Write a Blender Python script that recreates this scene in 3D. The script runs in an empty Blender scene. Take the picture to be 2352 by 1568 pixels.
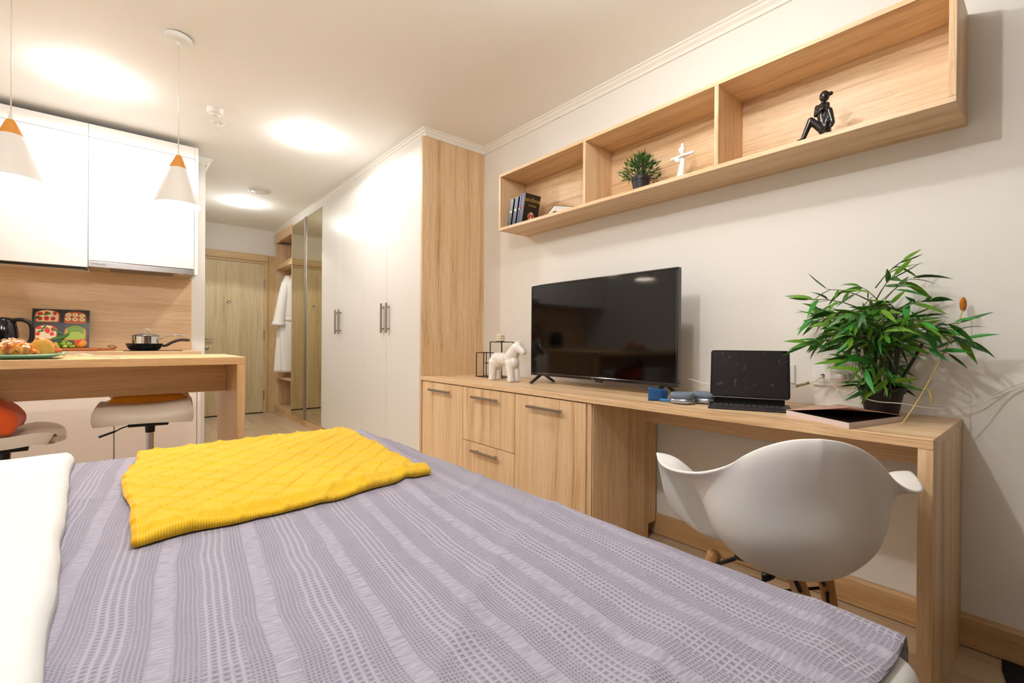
import bpy, bmesh, math, random
import numpy as np
from mathutils import Vector, Matrix, noise
random.seed(7)
PI = math.pi
sc = bpy.context.scene
COL = sc.collection
GLOW = 17
EXPO = 0.32
W_K, W_K2, W_C, W_A, W_B, W_P = 22, 15, 20, 1, 1, 9

# ------------------------------------------------------------------ camera
H = 1.0
ya, pi_, ro = math.radians(40.3514), math.radians(-0.1484), math.radians(0.4161)
fw = Vector((math.sin(ya) * math.cos(pi_), math.cos(ya) * math.cos(pi_), math.sin(pi_)))
rt = Vector((math.cos(ya), -math.sin(ya), 0))
up = rt.cross(fw)
r2 = rt * math.cos(ro) + up * math.sin(ro)
u2 = up * math.cos(ro) - rt * math.sin(ro)
cd = bpy.data.cameras.new('camera')
cd.sensor_width = 36.0
cd.lens = 1066.96 * 36 / 2352
cd.shift_x = -8.65 / 2352
cd.shift_y = 3.135 / 2352
cd.clip_start = 0.02
cam = bpy.data.objects.new('camera', cd)
M = Matrix((r2, u2, -fw)).transposed().to_4x4()
M.translation = Vector((0, 0, H))
cam.matrix_world = M
COL.objects.link(cam)
sc.camera = cam

# ------------------------------------------------------------------ world, lamps, exposure
w = bpy.data.worlds.new('world'); sc.world = w
w.use_nodes = True
w.node_tree.nodes['Background'].inputs[0].default_value = (1, 0.93, 0.84, 1)
w.node_tree.nodes['Background'].inputs[1].default_value = 0.05
vs = sc.view_settings
vs.view_transform = 'Standard'; vs.look = 'None'; vs.exposure = EXPO; vs.gamma = 1; vs.use_curve_mapping = False

def point_lamp(name, loc, watts, col=(1, 0.998, 0.99), rad=0.03):
    l = bpy.data.lights.new(name, 'POINT'); l.energy = watts; l.color = col; l.shadow_soft_size = rad
    o = bpy.data.objects.new(name, l); o.location = loc; COL.objects.link(o)
    return o
HC = 2.4915
SPOTS = [(-0.134, 3.586, W_K), (1.048, 3.597, W_K2), (1.019, 5.772, W_C), (-0.08, 0.868, W_A), (1.05, 0.88, W_B)]
for i, (x, y, e) in enumerate(SPOTS):
    point_lamp('spot_glow_light', (x, y, HC - (0.09, 0.09, 0.09, 0.19, 0.15)[i]), GLOW * (0.22, 0.24, 0.24, 1.9, 0.8)[i])  # glow points added beside the beams; bed pair hung low to brighten ceiling
    l = bpy.data.lights.new('spot_beam_light', 'SPOT'); l.energy = e; l.color = (1, 0.998, 0.99); l.shadow_soft_size = 0.032
    l.spot_size = math.radians((176, 176, 126, 176, 176)[i]); l.spot_blend = 0.12
    o = bpy.data.objects.new('spot_beam_light', l); o.location = (x, y, HC - 0.045); COL.objects.link(o)
PEND = [(0.212, 2.83), (-0.352, 2.83)]
for x, y in PEND:
    point_lamp('pendant_bulb_light', (x, y, 1.725), W_P, (1, 0.95, 0.87), 0.028)

# ------------------------------------------------------------------ helpers
def s2l(c):
    return tuple(((v / 255) / 12.92 if v / 255 <= 0.04045 else ((v / 255 + 0.055) / 1.055) ** 2.4) for v in c)

ORG = {}
class MB:
    def __init__(s): s.v = []; s.f = []; s.uv = None
    def add(s, vs, fs):
        n = len(s.v); s.v += [tuple(p) for p in vs]; s.f += [tuple(i + n for i in f) for f in fs]; return s
    def box(s, x0, x1, y0, y1, z0, z1):
        v = [(x, y, z) for x in (x0, x1) for y in (y0, y1) for z in (z0, z1)]
        return s.add(v, [(0, 1, 3, 2), (4, 6, 7, 5), (0, 4, 5, 1), (2, 3, 7, 6), (0, 2, 6, 4), (1, 5, 7, 3)])
    def lathe(s, prof, c=(0, 0, 0), n=32, axis='z', sx=1, sy=1, cap0=True, cap1=True):
        vs = []; fs = []
        for (r, h) in prof:
            for i in range(n):
                a = 2 * PI * i / n
                p = (r * math.cos(a) * sx, r * math.sin(a) * sy, h)
                if axis == 'x': p = (p[2], p[0], p[1])
                elif axis == 'y': p = (p[1], p[2], p[0])
                vs.append((p[0] + c[0], p[1] + c[1], p[2] + c[2]))
        for j in range(len(prof) - 1):
            for i in range(n):
                k = (i + 1) % n
                fs.append((j * n + i, j * n + k, (j + 1) * n + k, (j + 1) * n + i))
        if cap0: fs.append(tuple(range(n))[::-1])
        if cap1: fs.append(tuple((len(prof) - 1) * n + i for i in range(n)))
        return s.add(vs, fs)
    def tube(s, pts, r, n=8, cap=True):
        P = [Vector(p) for p in pts]
        R = r if isinstance(r, (list, tuple)) else [r] * len(P)
        vs = []; fs = []; prev = None
        for i, p in enumerate(P):
            t = (P[min(i + 1, len(P) - 1)] - P[max(i - 1, 0)]).normalized()
            if prev is None:
                a = t.orthogonal().normalized()
            else:
                a = (prev - t * prev.dot(t)).normalized()
            prev = a; b = t.cross(a)
            for k in range(n):
                an = 2 * PI * k / n
                vs.append(p + (a * math.cos(an) + b * math.sin(an)) * R[i])
        for j in range(len(P) - 1):
            for k in range(n):
                m = (k + 1) % n
                fs.append((j * n + k, j * n + m, (j + 1) * n + m, (j + 1) * n + k))
        if cap:
            fs.append(tuple(range(n))[::-1]); fs.append(tuple((len(P) - 1) * n + k for k in range(n)))
        return s.add(vs, fs)
    def bar(s, a, b, wdt, hgt=None):
        hgt = hgt or wdt
        a = Vector(a); b = Vector(b); t = (b - a).normalized()
        ref = Vector((0, 0, 1)) if abs(t.z) < 0.9 else Vector((1, 0, 0))
        x = t.cross(ref).normalized() * (wdt / 2); y = x.cross(t).normalized() * (hgt / 2)
        v = [a - x - y, a + x - y, a + x + y, a - x + y, b - x - y, b + x - y, b + x + y, b - x + y]
        return s.add(v, [(3, 2, 1, 0), (4, 5, 6, 7), (0, 1, 5, 4), (1, 2, 6, 5), (2, 3, 7, 6), (3, 0, 4, 7)])
    def prism(s, outline, f0, f1):
        """outline: list of 2D points; f0/f1 map a 2D point to the two end faces"""
        n = len(outline)
        v = [f0(p) for p in outline] + [f1(p) for p in outline]
        return s.add(v, [tuple(range(n))[::-1], tuple(range(n, 2 * n))] + [(i, (i + 1) % n, n + (i + 1) % n, n + i) for i in range(n)])
    def ell(s, c, r, n=16, m=10, rot=None):
        vs = []; fs = []
        for j in range(m + 1):
            t = PI * j / m
            for i in range(n):
                a = 2 * PI * i / n
                p = Vector((r[0] * math.sin(t) * math.cos(a), r[1] * math.sin(t) * math.sin(a), -r[2] * math.cos(t)))
                if rot is not None: p = rot @ p
                vs.append(p + Vector(c))
        for j in range(m):
            for i in range(n):
                k = (i + 1) % n
                fs.append((j * n + i, j * n + k, (j + 1) * n + k, (j + 1) * n + i))
        return s.add(vs, fs)
    def cap(s, a, b, ra, rb=None, n=14):
        rb = ra if rb is None else rb
        a = Vector(a); b = Vector(b); t = (b - a)
        L = t.length; t = t / L if L > 1e-6 else Vector((0, 0, 1))
        pts = []; rs = []
        for k in range(5): 
            an = PI / 2 * k / 4
            pts.append(a - t * ra * math.cos(an)); rs.append(max(ra * math.sin(an), 1e-4))
        for k in range(5):
            an = PI / 2 * k / 4
            pts.append(b + t * rb * math.sin(an)); rs.append(max(rb * math.cos(an), 1e-4))
        return s.tube(pts, rs, n)
    def grid(s, nu, nv, fn, wrapu=False, uvfn=None):
        vs = [fn(i / (nu - (0 if wrapu else 1)), j / (nv - 1)) for j in range(nv) for i in range(nu)]
        fs = []
        for j in range(nv - 1):
            for i in range(nu if wrapu else nu - 1):
                k = (i + 1) % nu
                fs.append((j * nu + i, j * nu + k, (j + 1) * nu + k, (j + 1) * nu + i))
        return s.add(vs, fs)
    def build(s, name, m, parent=None, smooth=False, bevel=0, seg=2, local=False, org=None, sub=0, solid=0, remesh=0, smo=0, uv=None, autos=None, weld=False):
        if parent is not None and not local:
            o0 = Vector(ORG.get(parent.name, (0, 0, 0)))
        elif org is not None:
            o0 = Vector(org)
        else:
            o0 = Vector((0, 0, 0))
        me = bpy.data.meshes.new(name)
        me.from_pydata([tuple(Vector(p) - o0) for p in s.v], [], s.f)
        if uv is not None:
            l = me.uv_layers.new(name='UVMap')
            for lp in me.loops: l.data[lp.index].uv = uv[lp.vertex_index]
        bm = bmesh.new(); bm.from_mesh(me)
        if weld: bmesh.ops.remove_doubles(bm, verts=bm.verts, dist=1e-5)
        bmesh.ops.recalc_face_normals(bm, faces=bm.faces)
        bm.to_mesh(me); bm.free()
        if smooth:
            for p in me.polygons: p.use_smooth = True
        o = bpy.data.objects.new(name, me); COL.objects.link(o)
        ms = m if isinstance(m, (list, tuple)) else [m]
        for x in ms: me.materials.append(x)
        if parent is not None:
            o.parent = parent; ORG[o.name] = tuple(o0)
        elif org is not None:
            o.location = org; ORG[o.name] = tuple(org)
        else: ORG[o.name] = (0, 0, 0)
        if remesh:
            md = o.modifiers.new('r', 'REMESH'); md.mode = 'VOXEL'; md.voxel_size = remesh; md.use_smooth_shade = True
        if smo:
            md = o.modifiers.new('s', 'SMOOTH'); md.factor = 0.5; md.iterations = smo
        if solid:
            md = o.modifiers.new('t', 'SOLIDIFY'); md.thickness = solid; md.offset = 0
        if bevel:
            md = o.modifiers.new('b', 'BEVEL'); md.width = bevel; md.segments = seg; md.limit_method = 'ANGLE'; md.angle_limit = math.radians(40)
        if sub:
            md = o.modifiers.new('d', 'SUBSURF'); md.levels = sub; md.render_levels = sub
        if autos:
            for p in me.polygons: p.use_smooth = True
            md = None
            try: me.set_sharp_from_angle(angle=math.radians(autos))
            except Exception: pass
        return o

def thing(name, label, cat, loc=(0, 0, 0), rotz=0, group=None):
    o = bpy.data.objects.new(name, None); COL.objects.link(o)
    o.empty_display_size = 0.05
    o.location = loc; o.rotation_euler = (0, 0, rotz)
    ORG[o.name] = tuple(loc)
    return tag(o, label, cat, group)
def tag(o, label, cat, group=None):
    o['label'] = label; o['category'] = cat
    if group: o['group'] = group
    return o
def struct(o): o['kind'] = 'structure'; return o
def stuff(o): o['kind'] = 'stuff'; return o
def box(name, m, x0, x1, y0, y1, z0, z1, parent=None, bevel=0.001, **k):
    return MB().box(x0, x1, y0, y1, z0, z1).build(name, m, parent, bevel=bevel, **k)
def dup_part(o, parent, loc=None, rot=None):
    c = o.copy(); c.parent = parent; COL.objects.link(c)
    if loc is not None: c.location = loc
    if rot is not None: c.rotation_euler = rot
    return c
def dup_tree(o, parent=None):
    c = o.copy(); COL.objects.link(c)
    if parent is not None: c.parent = parent
    for ch in list(o.children): dup_tree(ch, c)
    ORG[c.name] = ORG.get(o.name, (0, 0, 0))
    return c
def lettering(name, txt, size, m, parent, mat4, ext=0.0003, align='CENTER'):
    cu = bpy.data.curves.new(name, 'FONT'); cu.body = txt; cu.size = size; cu.extrude = ext
    cu.align_x = align; cu.align_y = 'CENTER'
    o = bpy.data.objects.new(name, cu); COL.objects.link(o); cu.materials.append(m)
    dg = bpy.context.evaluated_depsgraph_get(); dg.update()
    me = bpy.data.meshes.new_from_object(o.evaluated_get(dg))
    bpy.data.objects.remove(o); o = bpy.data.objects.new(name, me); COL.objects.link(o)
    if not me.materials: me.materials.append(m)
    o.parent = parent; o.matrix_local = mat4
    return o

# ------------------------------------------------------------------ materials
def newmat(name):
    m = bpy.data.materials.new(name); m.use_nodes = True
    return m, m.node_tree.nodes, m.node_tree.links, m.node_tree.nodes['Principled BSDF']
def plain(name, rgb, rough=0.5, metal=0, spec=0.5, bump=0, bscale=200, coat=0, trans=0, emit=0, sheen=0, vary=0):
    m, N, L, b = newmat(name)
    c = s2l(rgb) + (1,)
    b.inputs['Base Color'].default_value = c
    b.inputs['Roughness'].default_value = rough; b.inputs['Metallic'].default_value = metal
    b.inputs['Specular IOR Level'].default_value = spec
    b.inputs['Coat Weight'].default_value = coat; b.inputs['Coat Roughness'].default_value = 0.05
    b.inputs['Transmission Weight'].default_value = trans
    b.inputs['Sheen Weight'].default_value = sheen
    if emit:
        b.inputs['Emission Color'].default_value = c; b.inputs['Emission Strength'].default_value = emit
    if bump or vary:
        tc = N.new('ShaderNodeTexCoord'); n = N.new('ShaderNodeTexNoise'); n.inputs['Scale'].default_value = bscale; n.inputs['Detail'].default_value = 4
        L.new(tc.outputs['Object'], n.inputs['Vector'])
        if bump:
            bp = N.new('ShaderNodeBump'); bp.inputs['Strength'].default_value = bump; bp.inputs['Distance'].default_value = 0.002
            L.new(n.outputs['Fac'], bp.inputs['Height']); L.new(bp.outputs['Normal'], b.inputs['Normal'])
        if vary:
            mx = N.new('ShaderNodeMix'); mx.data_type = 'RGBA'
            mx.inputs['A'].default_value = tuple(v * (1 - vary) for v in c[:3]) + (1,)
            mx.inputs['B'].default_value = tuple(min(1, v * (1 + vary)) for v in c[:3]) + (1,)
            L.new(n.outputs['Fac'], mx.inputs['Factor']); L.new(mx.outputs['Result'], b.inputs['Base Color'])
    return m
def wood(name, light, mid, dark, axis, rough=0.42, across=16, streak=1.0):
    m, N, L, b = newmat(name)
    tc = N.new('ShaderNodeTexCoord'); oi = N.new('ShaderNodeObjectInfo')
    mul = N.new('ShaderNodeMath'); mul.operation = 'MULTIPLY'; mul.inputs[1].default_value = 37.0
    L.new(oi.outputs['Random'], mul.inputs[0])
    cmb = N.new('ShaderNodeCombineXYZ')
    for k in range(3): L.new(mul.outputs[0], cmb.inputs[k])
    ad = N.new('ShaderNodeVectorMath'); ad.operation = 'ADD'
    L.new(tc.outputs['Object'], ad.inputs[0]); L.new(cmb.outputs[0], ad.inputs[1])
    # gentle waviness of the grain
    wn = N.new('ShaderNodeTexNoise'); wn.inputs['Scale'].default_value = 1.7; wn.inputs['Detail'].default_value = 1
    L.new(ad.outputs[0], wn.inputs['Vector'])
    sb = N.new('ShaderNodeVectorMath'); sb.operation = 'SUBTRACT'; sb.inputs[1].default_value = (0.5, 0.5, 0.5)
    L.new(wn.outputs['Color'], sb.inputs[0])
    scv = N.new('ShaderNodeVectorMath'); scv.operation = 'SCALE'; scv.inputs['Scale'].default_value = 0.05
    L.new(sb.outputs[0], scv.inputs[0])
    ad2 = N.new('ShaderNodeVectorMath'); ad2.operation = 'ADD'
    L.new(ad.outputs[0], ad2.inputs[0]); L.new(scv.outputs[0], ad2.inputs[1])
    def layer(sa, sl, det):
        mp = N.new('ShaderNodeMapping'); v = [sa, sa, sa]; v['xyz'.index(axis)] = sl
        mp.inputs['Scale'].default_value = v
        L.new(ad2.outputs[0], mp.inputs['Vector'])
        n = N.new('ShaderNodeTexNoise'); n.inputs['Scale'].default_value = 1; n.inputs['Detail'].default_value = det
        n.inputs['Roughness'].default_value = 0.6
        L.new(mp.outputs[0], n.inputs['Vector']); return n
    a = layer(across, 0.45, 3); c = layer(across * 7, 1.3, 3); d = layer(across * 26, 9, 2)
    r = N.new('ShaderNodeValToRGB'); e = r.color_ramp.elements
    e[0].position = 0.33; e[0].color = s2l(dark) + (1,); e[1].position = 0.64; e[1].color = s2l(light) + (1,)
    q = e.new(0.47); q.color = s2l(mid) + (1,)
    m1 = N.new('ShaderNodeMath'); m1.operation = 'MULTIPLY'; m1.inputs[1].default_value = 0.45 * streak
    L.new(c.outputs['Fac'], m1.inputs[0])
    m2 = N.new('ShaderNodeMath'); m2.operation = 'MULTIPLY_ADD'; m2.inputs[1].default_value = 1 - 0.45 * streak
    L.new(a.outputs['Fac'], m2.inputs[0]); L.new(m1.outputs[0], m2.inputs[2])
    L.new(m2.outputs[0], r.inputs['Fac'])
    # pores
    pr = N.new('ShaderNodeValToRGB'); pe = pr.color_ramp.elements
    pe[0].position = 0.33; pe[0].color = (0.72, 0.66, 0.6, 1); pe[1].position = 0.46; pe[1].color = (1, 1, 1, 1)
    L.new(d.outputs['Fac'], pr.inputs['Fac'])
    mx = N.new('ShaderNodeMix'); mx.data_type = 'RGBA'; mx.blend_type = 'MULTIPLY'; mx.inputs['Factor'].default_value = 0.55
    L.new(r.outputs['Color'], mx.inputs['A']); L.new(pr.outputs['Color'], mx.inputs['B'])
    L.new(mx.outputs['Result'], b.inputs['Base Color'])
    b.inputs['Roughness'].default_value = rough
    bp = N.new('ShaderNodeBump'); bp.inputs['Strength'].default_value = 0.12; bp.inputs['Distance'].default_value = 0.001
    L.new(c.outputs['Fac'], bp.inputs['Height']); L.new(bp.outputs['Normal'], b.inputs['Normal'])
    return m
ASH = ((240, 211, 172), (227, 191, 147), (186, 140, 94))
WX, WY, WZ = (wood('ash_laminate_' + a, *ASH, a) for a in 'xyz')
BAK = ((238, 206, 166), (226, 190, 148), (202, 162, 118))
BX = wood('splashback_laminate', *BAK, 'x', across=9)
BARX = wood('bar_laminate_x', (228, 186, 138), (212, 168, 118), (188, 142, 92), 'x')
BARZ = wood('bar_laminate_z', (228, 186, 138), (212, 168, 118), (188, 142, 92), 'z')
DOORZ = wood('pale_oak_door', (222, 205, 168), (208, 188, 146), (184, 160, 116), 'z', across=9)
TRIMZ = wood('pale_oak_trim_z', (226, 196, 150), (213, 180, 132), (196, 160, 112), 'z', across=9)
TRIMX = wood('pale_oak_trim_x', (226, 196, 150), (213, 180, 132), (196, 160, 112), 'x', across=9)
BASEY = wood('oak_skirting', (214, 176, 128), (200, 160, 110), (176, 134, 86), 'y', across=12)
FLOORY = [wood('floor_plank_%s' % n, l, mi, d, 'y', rough=0.38, across=9) for n, l, mi, d in (
    ('a', (212, 190, 160), (200, 176, 144), (178, 152, 120)), ('b', (204, 180, 148), (190, 164, 130), (170, 142, 108)), ('c', (218, 198, 170), (208, 184, 154), (188, 162, 130)))]
PAINT = plain('wall_paint', (240, 236, 229), 0.75, bump=0.15, bscale=260)
CEIL = plain('ceiling_paint', (250, 248, 244), 0.8, bump=0.05, bscale=200)
CORN = plain('white_moulding', (244, 240, 232), 0.5)
LAC = plain('white_lacquer', (232, 229, 223), 0.28)
KLAC = plain('kitchen_white_gloss', (243, 240, 235), 0.25)
KLAC2 = plain('kitchen_cream_front', (240, 226, 214), 0.3)
STEEL = plain('brushed_steel', (158, 152, 150), 0.3, 1.0)
HAND = plain('satin_nickel', (168, 160, 152), 0.38, 1.0)
CHROME = plain('chrome', (225, 222, 218), 0.08, 1.0)
BLK = plain('black_plastic', (14, 14, 15), 0.3)
BLKG = plain('black_gloss', (8, 8, 9), 0.08)
BLKM = plain('black_metal', (20, 19, 19), 0.45)
WPL = plain('white_plastic', (240, 238, 233), 0.3)
GAP = plain('dark_gap', (30, 24, 20), 0.9)
MIRR = plain('mirror_glass', (214, 206, 176), 0.01, 1.0)
LAMPG = plain('lit_glass', (255, 248, 236), 0.4, emit=14)
WHITE = plain('white_cotton', (226, 224, 221), 0.85, bump=0.25, bscale=420)
LEATH = plain('cream_leather', (222, 205, 182), 0.42, bump=0.06, bscale=500)
# ------------------------------------------------------------------ room shell
W, XD, XW, XS, YP, YDR, ZD = 2.151, 1.6085, 1.61, 1.905, 2.922, 7.089, 0.753
XL, YR, YK = -1.5, -1.25, 4.62
floor = struct(box('floor', GAP, XL - 0.1, W + 0.1, YR - 0.1, YDR + 0.1, -0.1, -0.012, bevel=0))
protos = []
pw, plen = 0.19, 1.28
nx = int((W - XL) / pw) + 1
for i in range(nx):
    x0 = W + 0.0 - (i + 1) * pw
    y = YR - (i * 0.47 % 1) * plen
    while y < YDR:
        y0, y1 = max(y, YR), min(y + plen, YDR)
        if x0 < 0.4 and y0 > YK + 0.1: break
        if y1 - y0 > 0.02:
            o = MB().box(0.0008, pw - 0.0008, 0.0008, y1 - y0 - 0.0008, -0.012, 0).build('plank', FLOORY[random.randrange(3)], None, local=True, bevel=0.0012, seg=1)
            o.parent = floor; o.location = (x0, y0, 0)
        y += plen
struct(box('ceiling', CEIL, XL - 0.1, W + 0.1, YR - 0.1, YDR + 0.1, HC, HC + 0.1, bevel=0))
struct(box('wall_right', PAINT, W, W + 0.1, YR - 0.1, YDR + 0.1, -0.1, HC, bevel=0))
DWALL = plain('dark_wall_paint', (100, 82, 66), 0.8)
struct(box('wall_left', PAINT, XL - 0.1, XL, YR - 0.1, YK, -0.1, HC, bevel=0))
struct(box('wall_rear', DWALL, XL, W, YR - 0.1, YR, -0.1, HC, bevel=0))
struct(box('wall_kitchen', PAINT, XL, 0.53, YK, YK + 0.1, -0.1, HC, bevel=0.002))
struct(box('wall_corridor', PAINT, 0.43, 0.53, YK + 0.1, YDR, -0.1, HC, bevel=0))
struct(box('wall_far', PAINT, 0.43, W, YDR, YDR + 0.1, -0.1, HC, bevel=0))

# moulding under the ceiling
PROF = [(0, 0), (0.044, 0), (0.044, -0.008), (0.034, -0.012), (0.03, -0.02), (0.018, -0.03), (0.014, -0.036), (0.012, -0.046), (0, -0.046)]
def cornice(n, a, b, nrm, ea=0, eb=0):
    a = Vector((*a, HC)); b = Vector((*b, HC)); t = (b - a).normalized(); nr = Vector((*nrm, 0))
    mb = MB()
    mb.prism(PROF, lambda p: a + nr * p[0] + Vector((0, 0, p[1])) - t * p[0] * ea, lambda p: b + nr * p[0] + Vector((0, 0, p[1])) + t * p[0] * eb)
    struct(mb.build('trim_%d' % n, CORN))
XC = XW + 0.03
cornice(1, (W, YR), (W, YP), (-1, 0), 0, -1)
cornice(2, (W, YP), (XC, YP), (0, -1), -1, 1)
cornice(3, (XC, YP), (XC, YDR), (-1, 0), 1, -1)
cornice(4, (XC, YDR), (0.53, YDR), (0, -1), -1, -1)
cornice(5, (0.53, YDR), (0.53, YK), (1, 0), -1, 1)
cornice(6, (0.53, YK), (0.44, YK), (0, -1), 1, 0)

def skirting(n, y0, y1):
    mb = MB()
    pr = [(0, 0.004), (0.016, 0.004), (0.016, 0.096), (0.011, 0.106), (0.006, 0.108), (0, 0.108)]
    mb.prism(pr, lambda p: Vector((W - p[0], y0, p[1])), lambda p: Vector((W - p[0], y1, p[1])))
    struct(mb.build('baseboard_right' if n == 1 else 'baseboard_right_%d' % n, BASEY))
skirting(1, 0.247, 1.398)
skirting(2, YR, 0.215)

# ------------------------------------------------------------------ entrance door
dr = bpy.data.objects.new('door_1', None); COL.objects.link(dr); dr.location = (1.04, YDR, 0); ORG[dr.name] = (1.04, YDR, 0); struct(dr)
box('door_leaf', DOORZ, 0.60, 1.486, YDR - 0.012, YDR, 0.014, 2.03, dr, 0.003)
box('threshold_gap', GAP, 0.60, 1.49, YDR - 0.006, YDR, 0.0, 0.014, dr, 0)  # black strip painted in for the shaded gap under the door
box('jamb', TRIMZ, 1.491, 1.536, YDR - 0.016, YDR, 0.0, 2.045, dr, 0.003)
box('head_jamb', TRIMX, 0.56, 1.536, YDR - 0.018, YDR, 2.034, 2.062, dr, 0.004)
box('casing', TRIMX, 0.53, 1.535, YDR - 0.028, YDR, 2.064, 2.158, dr, 0.004)
box('side_casing', TRIMZ, 1.538, 1.634, YDR - 0.028, YDR, 0.0, 2.152, dr, 0.004)
for z in (1.775, 1.07, 0.25):
    MB().lathe([(0.008, -0.06), (0.008, 0.06)], (1.4885, YDR - 0.018, z), 12).build('hinge', HAND, dr, autos=40)
MB().lathe([(0.006, 0), (0.02, 0.0), (0.022, -0.004), (0.014, -0.008), (0.008, -0.006), (0.0005, -0.006)], (1.073, YDR - 0.012, 1.492), 20, 'y').build('peephole', HAND, dr, autos=40)
hm = MB().lathe([(0.024, 0), (0.024, -0.012), (0.02, -0.014)], (0.79, YDR - 0.012, 1.01), 20, 'y')
hm.tube([(0.79, YDR - 0.02, 1.01), (0.79, YDR - 0.055, 1.01), (0.80, YDR - 0.06, 1.01), (0.905, YDR - 0.06, 1.01)], 0.009, 10)
hm.build('handle', HAND, dr, autos=40)
MB().lathe([(0.022, 0), (0.022, -0.01), (0.018, -0.012)], (0.835, YDR - 0.012, 0.89), 20, 'y').build('lock_plate', HAND, dr, autos=40)

# ------------------------------------------------------------------ wardrobe with four white doors
def vhandle(parent, y, z0=1.062, z1=1.298, x=XW):
    mb = MB().box(x - 0.03, x - 0.02, y - 0.011, y + 0.011, z0, z1)
    mb.box(x - 0.022, x, y - 0.006, y + 0.006, z0 + 0.025, z0 + 0.04).box(x - 0.022, x, y - 0.006, y + 0.006, z1 - 0.04, z1 - 0.025)
    mb.build('handle', HAND, parent, bevel=0.001)
wd = thing('wardrobe', 'tall white wardrobe with four flat doors and a wood end panel', 'wardrobe', (1.9, 4.0, 0))
box('carcass', WZ, XW + 0.022, W, YP + 0.02, 5.06, 0.085, 2.445, wd)
box('end_panel', WZ, XW, W, YP, YP + 0.018, 0, 2.446, wd)
box('plinth', WY, XW + 0.012, XW + 0.03, YP + 0.02, 5.06, 0, 0.083, wd)
box('fascia', LAC, XW + 0.004, XW + 0.02, YP + 0.019, 5.06, 2.391, 2.446, wd)
for i, (a, b, h) in enumerate([(2.942, 3.486, 3.44), (3.488, 3.977, 3.535), (3.979, 4.537, 4.49), (4.539, 5.058, 4.585)]):
    d = box('door', LAC, XW, XW + 0.018, a + 0.001, b - 0.001, 0.086, 2.388, wd, 0.0015)
    vhandle(d, h)
mw = thing('mirror_cabinet', 'hall cabinet with two full height bronze tinted mirror doors', 'cabinet', (1.9, 5.6, 0))
box('carcass', WZ, XW + 0.022, W, 5.062, 6.205, 0.085, 2.445, mw)
box('plinth', WY, XW + 0.006, XW + 0.03, 5.062, 6.205, 0, 0.083, mw)
box('fascia', LAC, XW + 0.004, XW + 0.02, 5.062, 6.19, 2.413, 2.446, mw)
for a, b in ((5.066, 5.61), (5.655, 6.19)):
    d = box('door', WZ, XW + 0.004, XW + 0.02, a, b, 0.086, 2.411, mw)
    box('mirror', MIRR, XW, XW + 0.0035, a + 0.002, b - 0.002, 0.09, 2.408, d, 0.0005)
mb = MB().box(XW - 0.012, XW + 0.01, 5.612, 5.632, 0.088, 2.411).box(XW - 0.012, XW + 0.01, 5.635, 5.653, 0.088, 2.411)
mb.build('edge_profile', CHROME if False else HAND, mw, bevel=0.002)
box('end_strip', WZ, XW, XW + 0.02, 6.19, 6.207, 0, 2.411, mw)

rk = thing('coat_rack_unit', 'open wooden coat niche with shelves beside the entrance door', 'rack', (1.9, 6.65, 0))
XR = XW + 0.004
box('back_panel', WZ, W - 0.02, W, 6.209, 7.05, 0.0, 2.44, rk)
box('side_panel', WZ, XR + 0.01, W - 0.02, 7.032, 7.05, 0, 2.33, rk)
box('side_panel', WZ, XR + 0.01, W - 0.02, 6.209, 6.225, 0, 2.33, rk)
box('header', WY, XR - 0.002, XR + 0.03, 6.207, 7.06, 2.325, 2.446, rk)
box('top_board', WY, XR + 0.03, W - 0.02, 6.226, 7.03, 2.36, 2.38, rk)
box('hat_shelf', WY, XR + 0.012, W - 0.02, 6.226, 7.03, 1.96, 2.035, rk)
box('shoe_shelf', WY, XR + 0.012, W - 0.02, 6.226, 7.03, 0.478, 0.498, rk)
box('base_shelf', WY, XR + 0.012, W - 0.02, 6.226, 7.03, 0.086, 0.104, rk)
box('plinth', WY, XR, XR + 0.03, 6.209, 7.05, 0, 0.085, rk)
MB().lathe([(0.012, 0), (0.012, 0.8)], (1.80, 6.228, 1.90), 14, 'y').build('hanging_rail', CHROME, rk, autos=40)

# ------------------------------------------------------------------ wall shelf
sh = thing('wall_shelf', 'long three bay wooden box shelf on the wall above the television', 'shelf', (2.03, 1.3, 1.73))
SY0, SY1, SZ0, SZ1, T = 0.211, 2.4266, 1.7317, 2.1023, 0.018
box('bottom_board', WY, XS, W, SY0, SY1, SZ0, SZ0 + T, sh)
box('top_board', WY, XS, W, SY0, SY1, SZ1 - T, SZ1, sh)
for a in (SY0, SY1 - T):
    box('side_board', WZ, XS, W, a, a + T, SZ0 + T + 0.0004, SZ1 - T - 0.0004, sh)
for a in (0.941, 1.674):
    box('divider', WZ, XS + 0.001, W - 0.018, a, a + T, SZ0 + T, SZ1 - T, sh)
box('back_board', WY, W - 0.017, W, SY0 + T, SY1 - T, SZ0 + T, SZ1 - T, sh)

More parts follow.
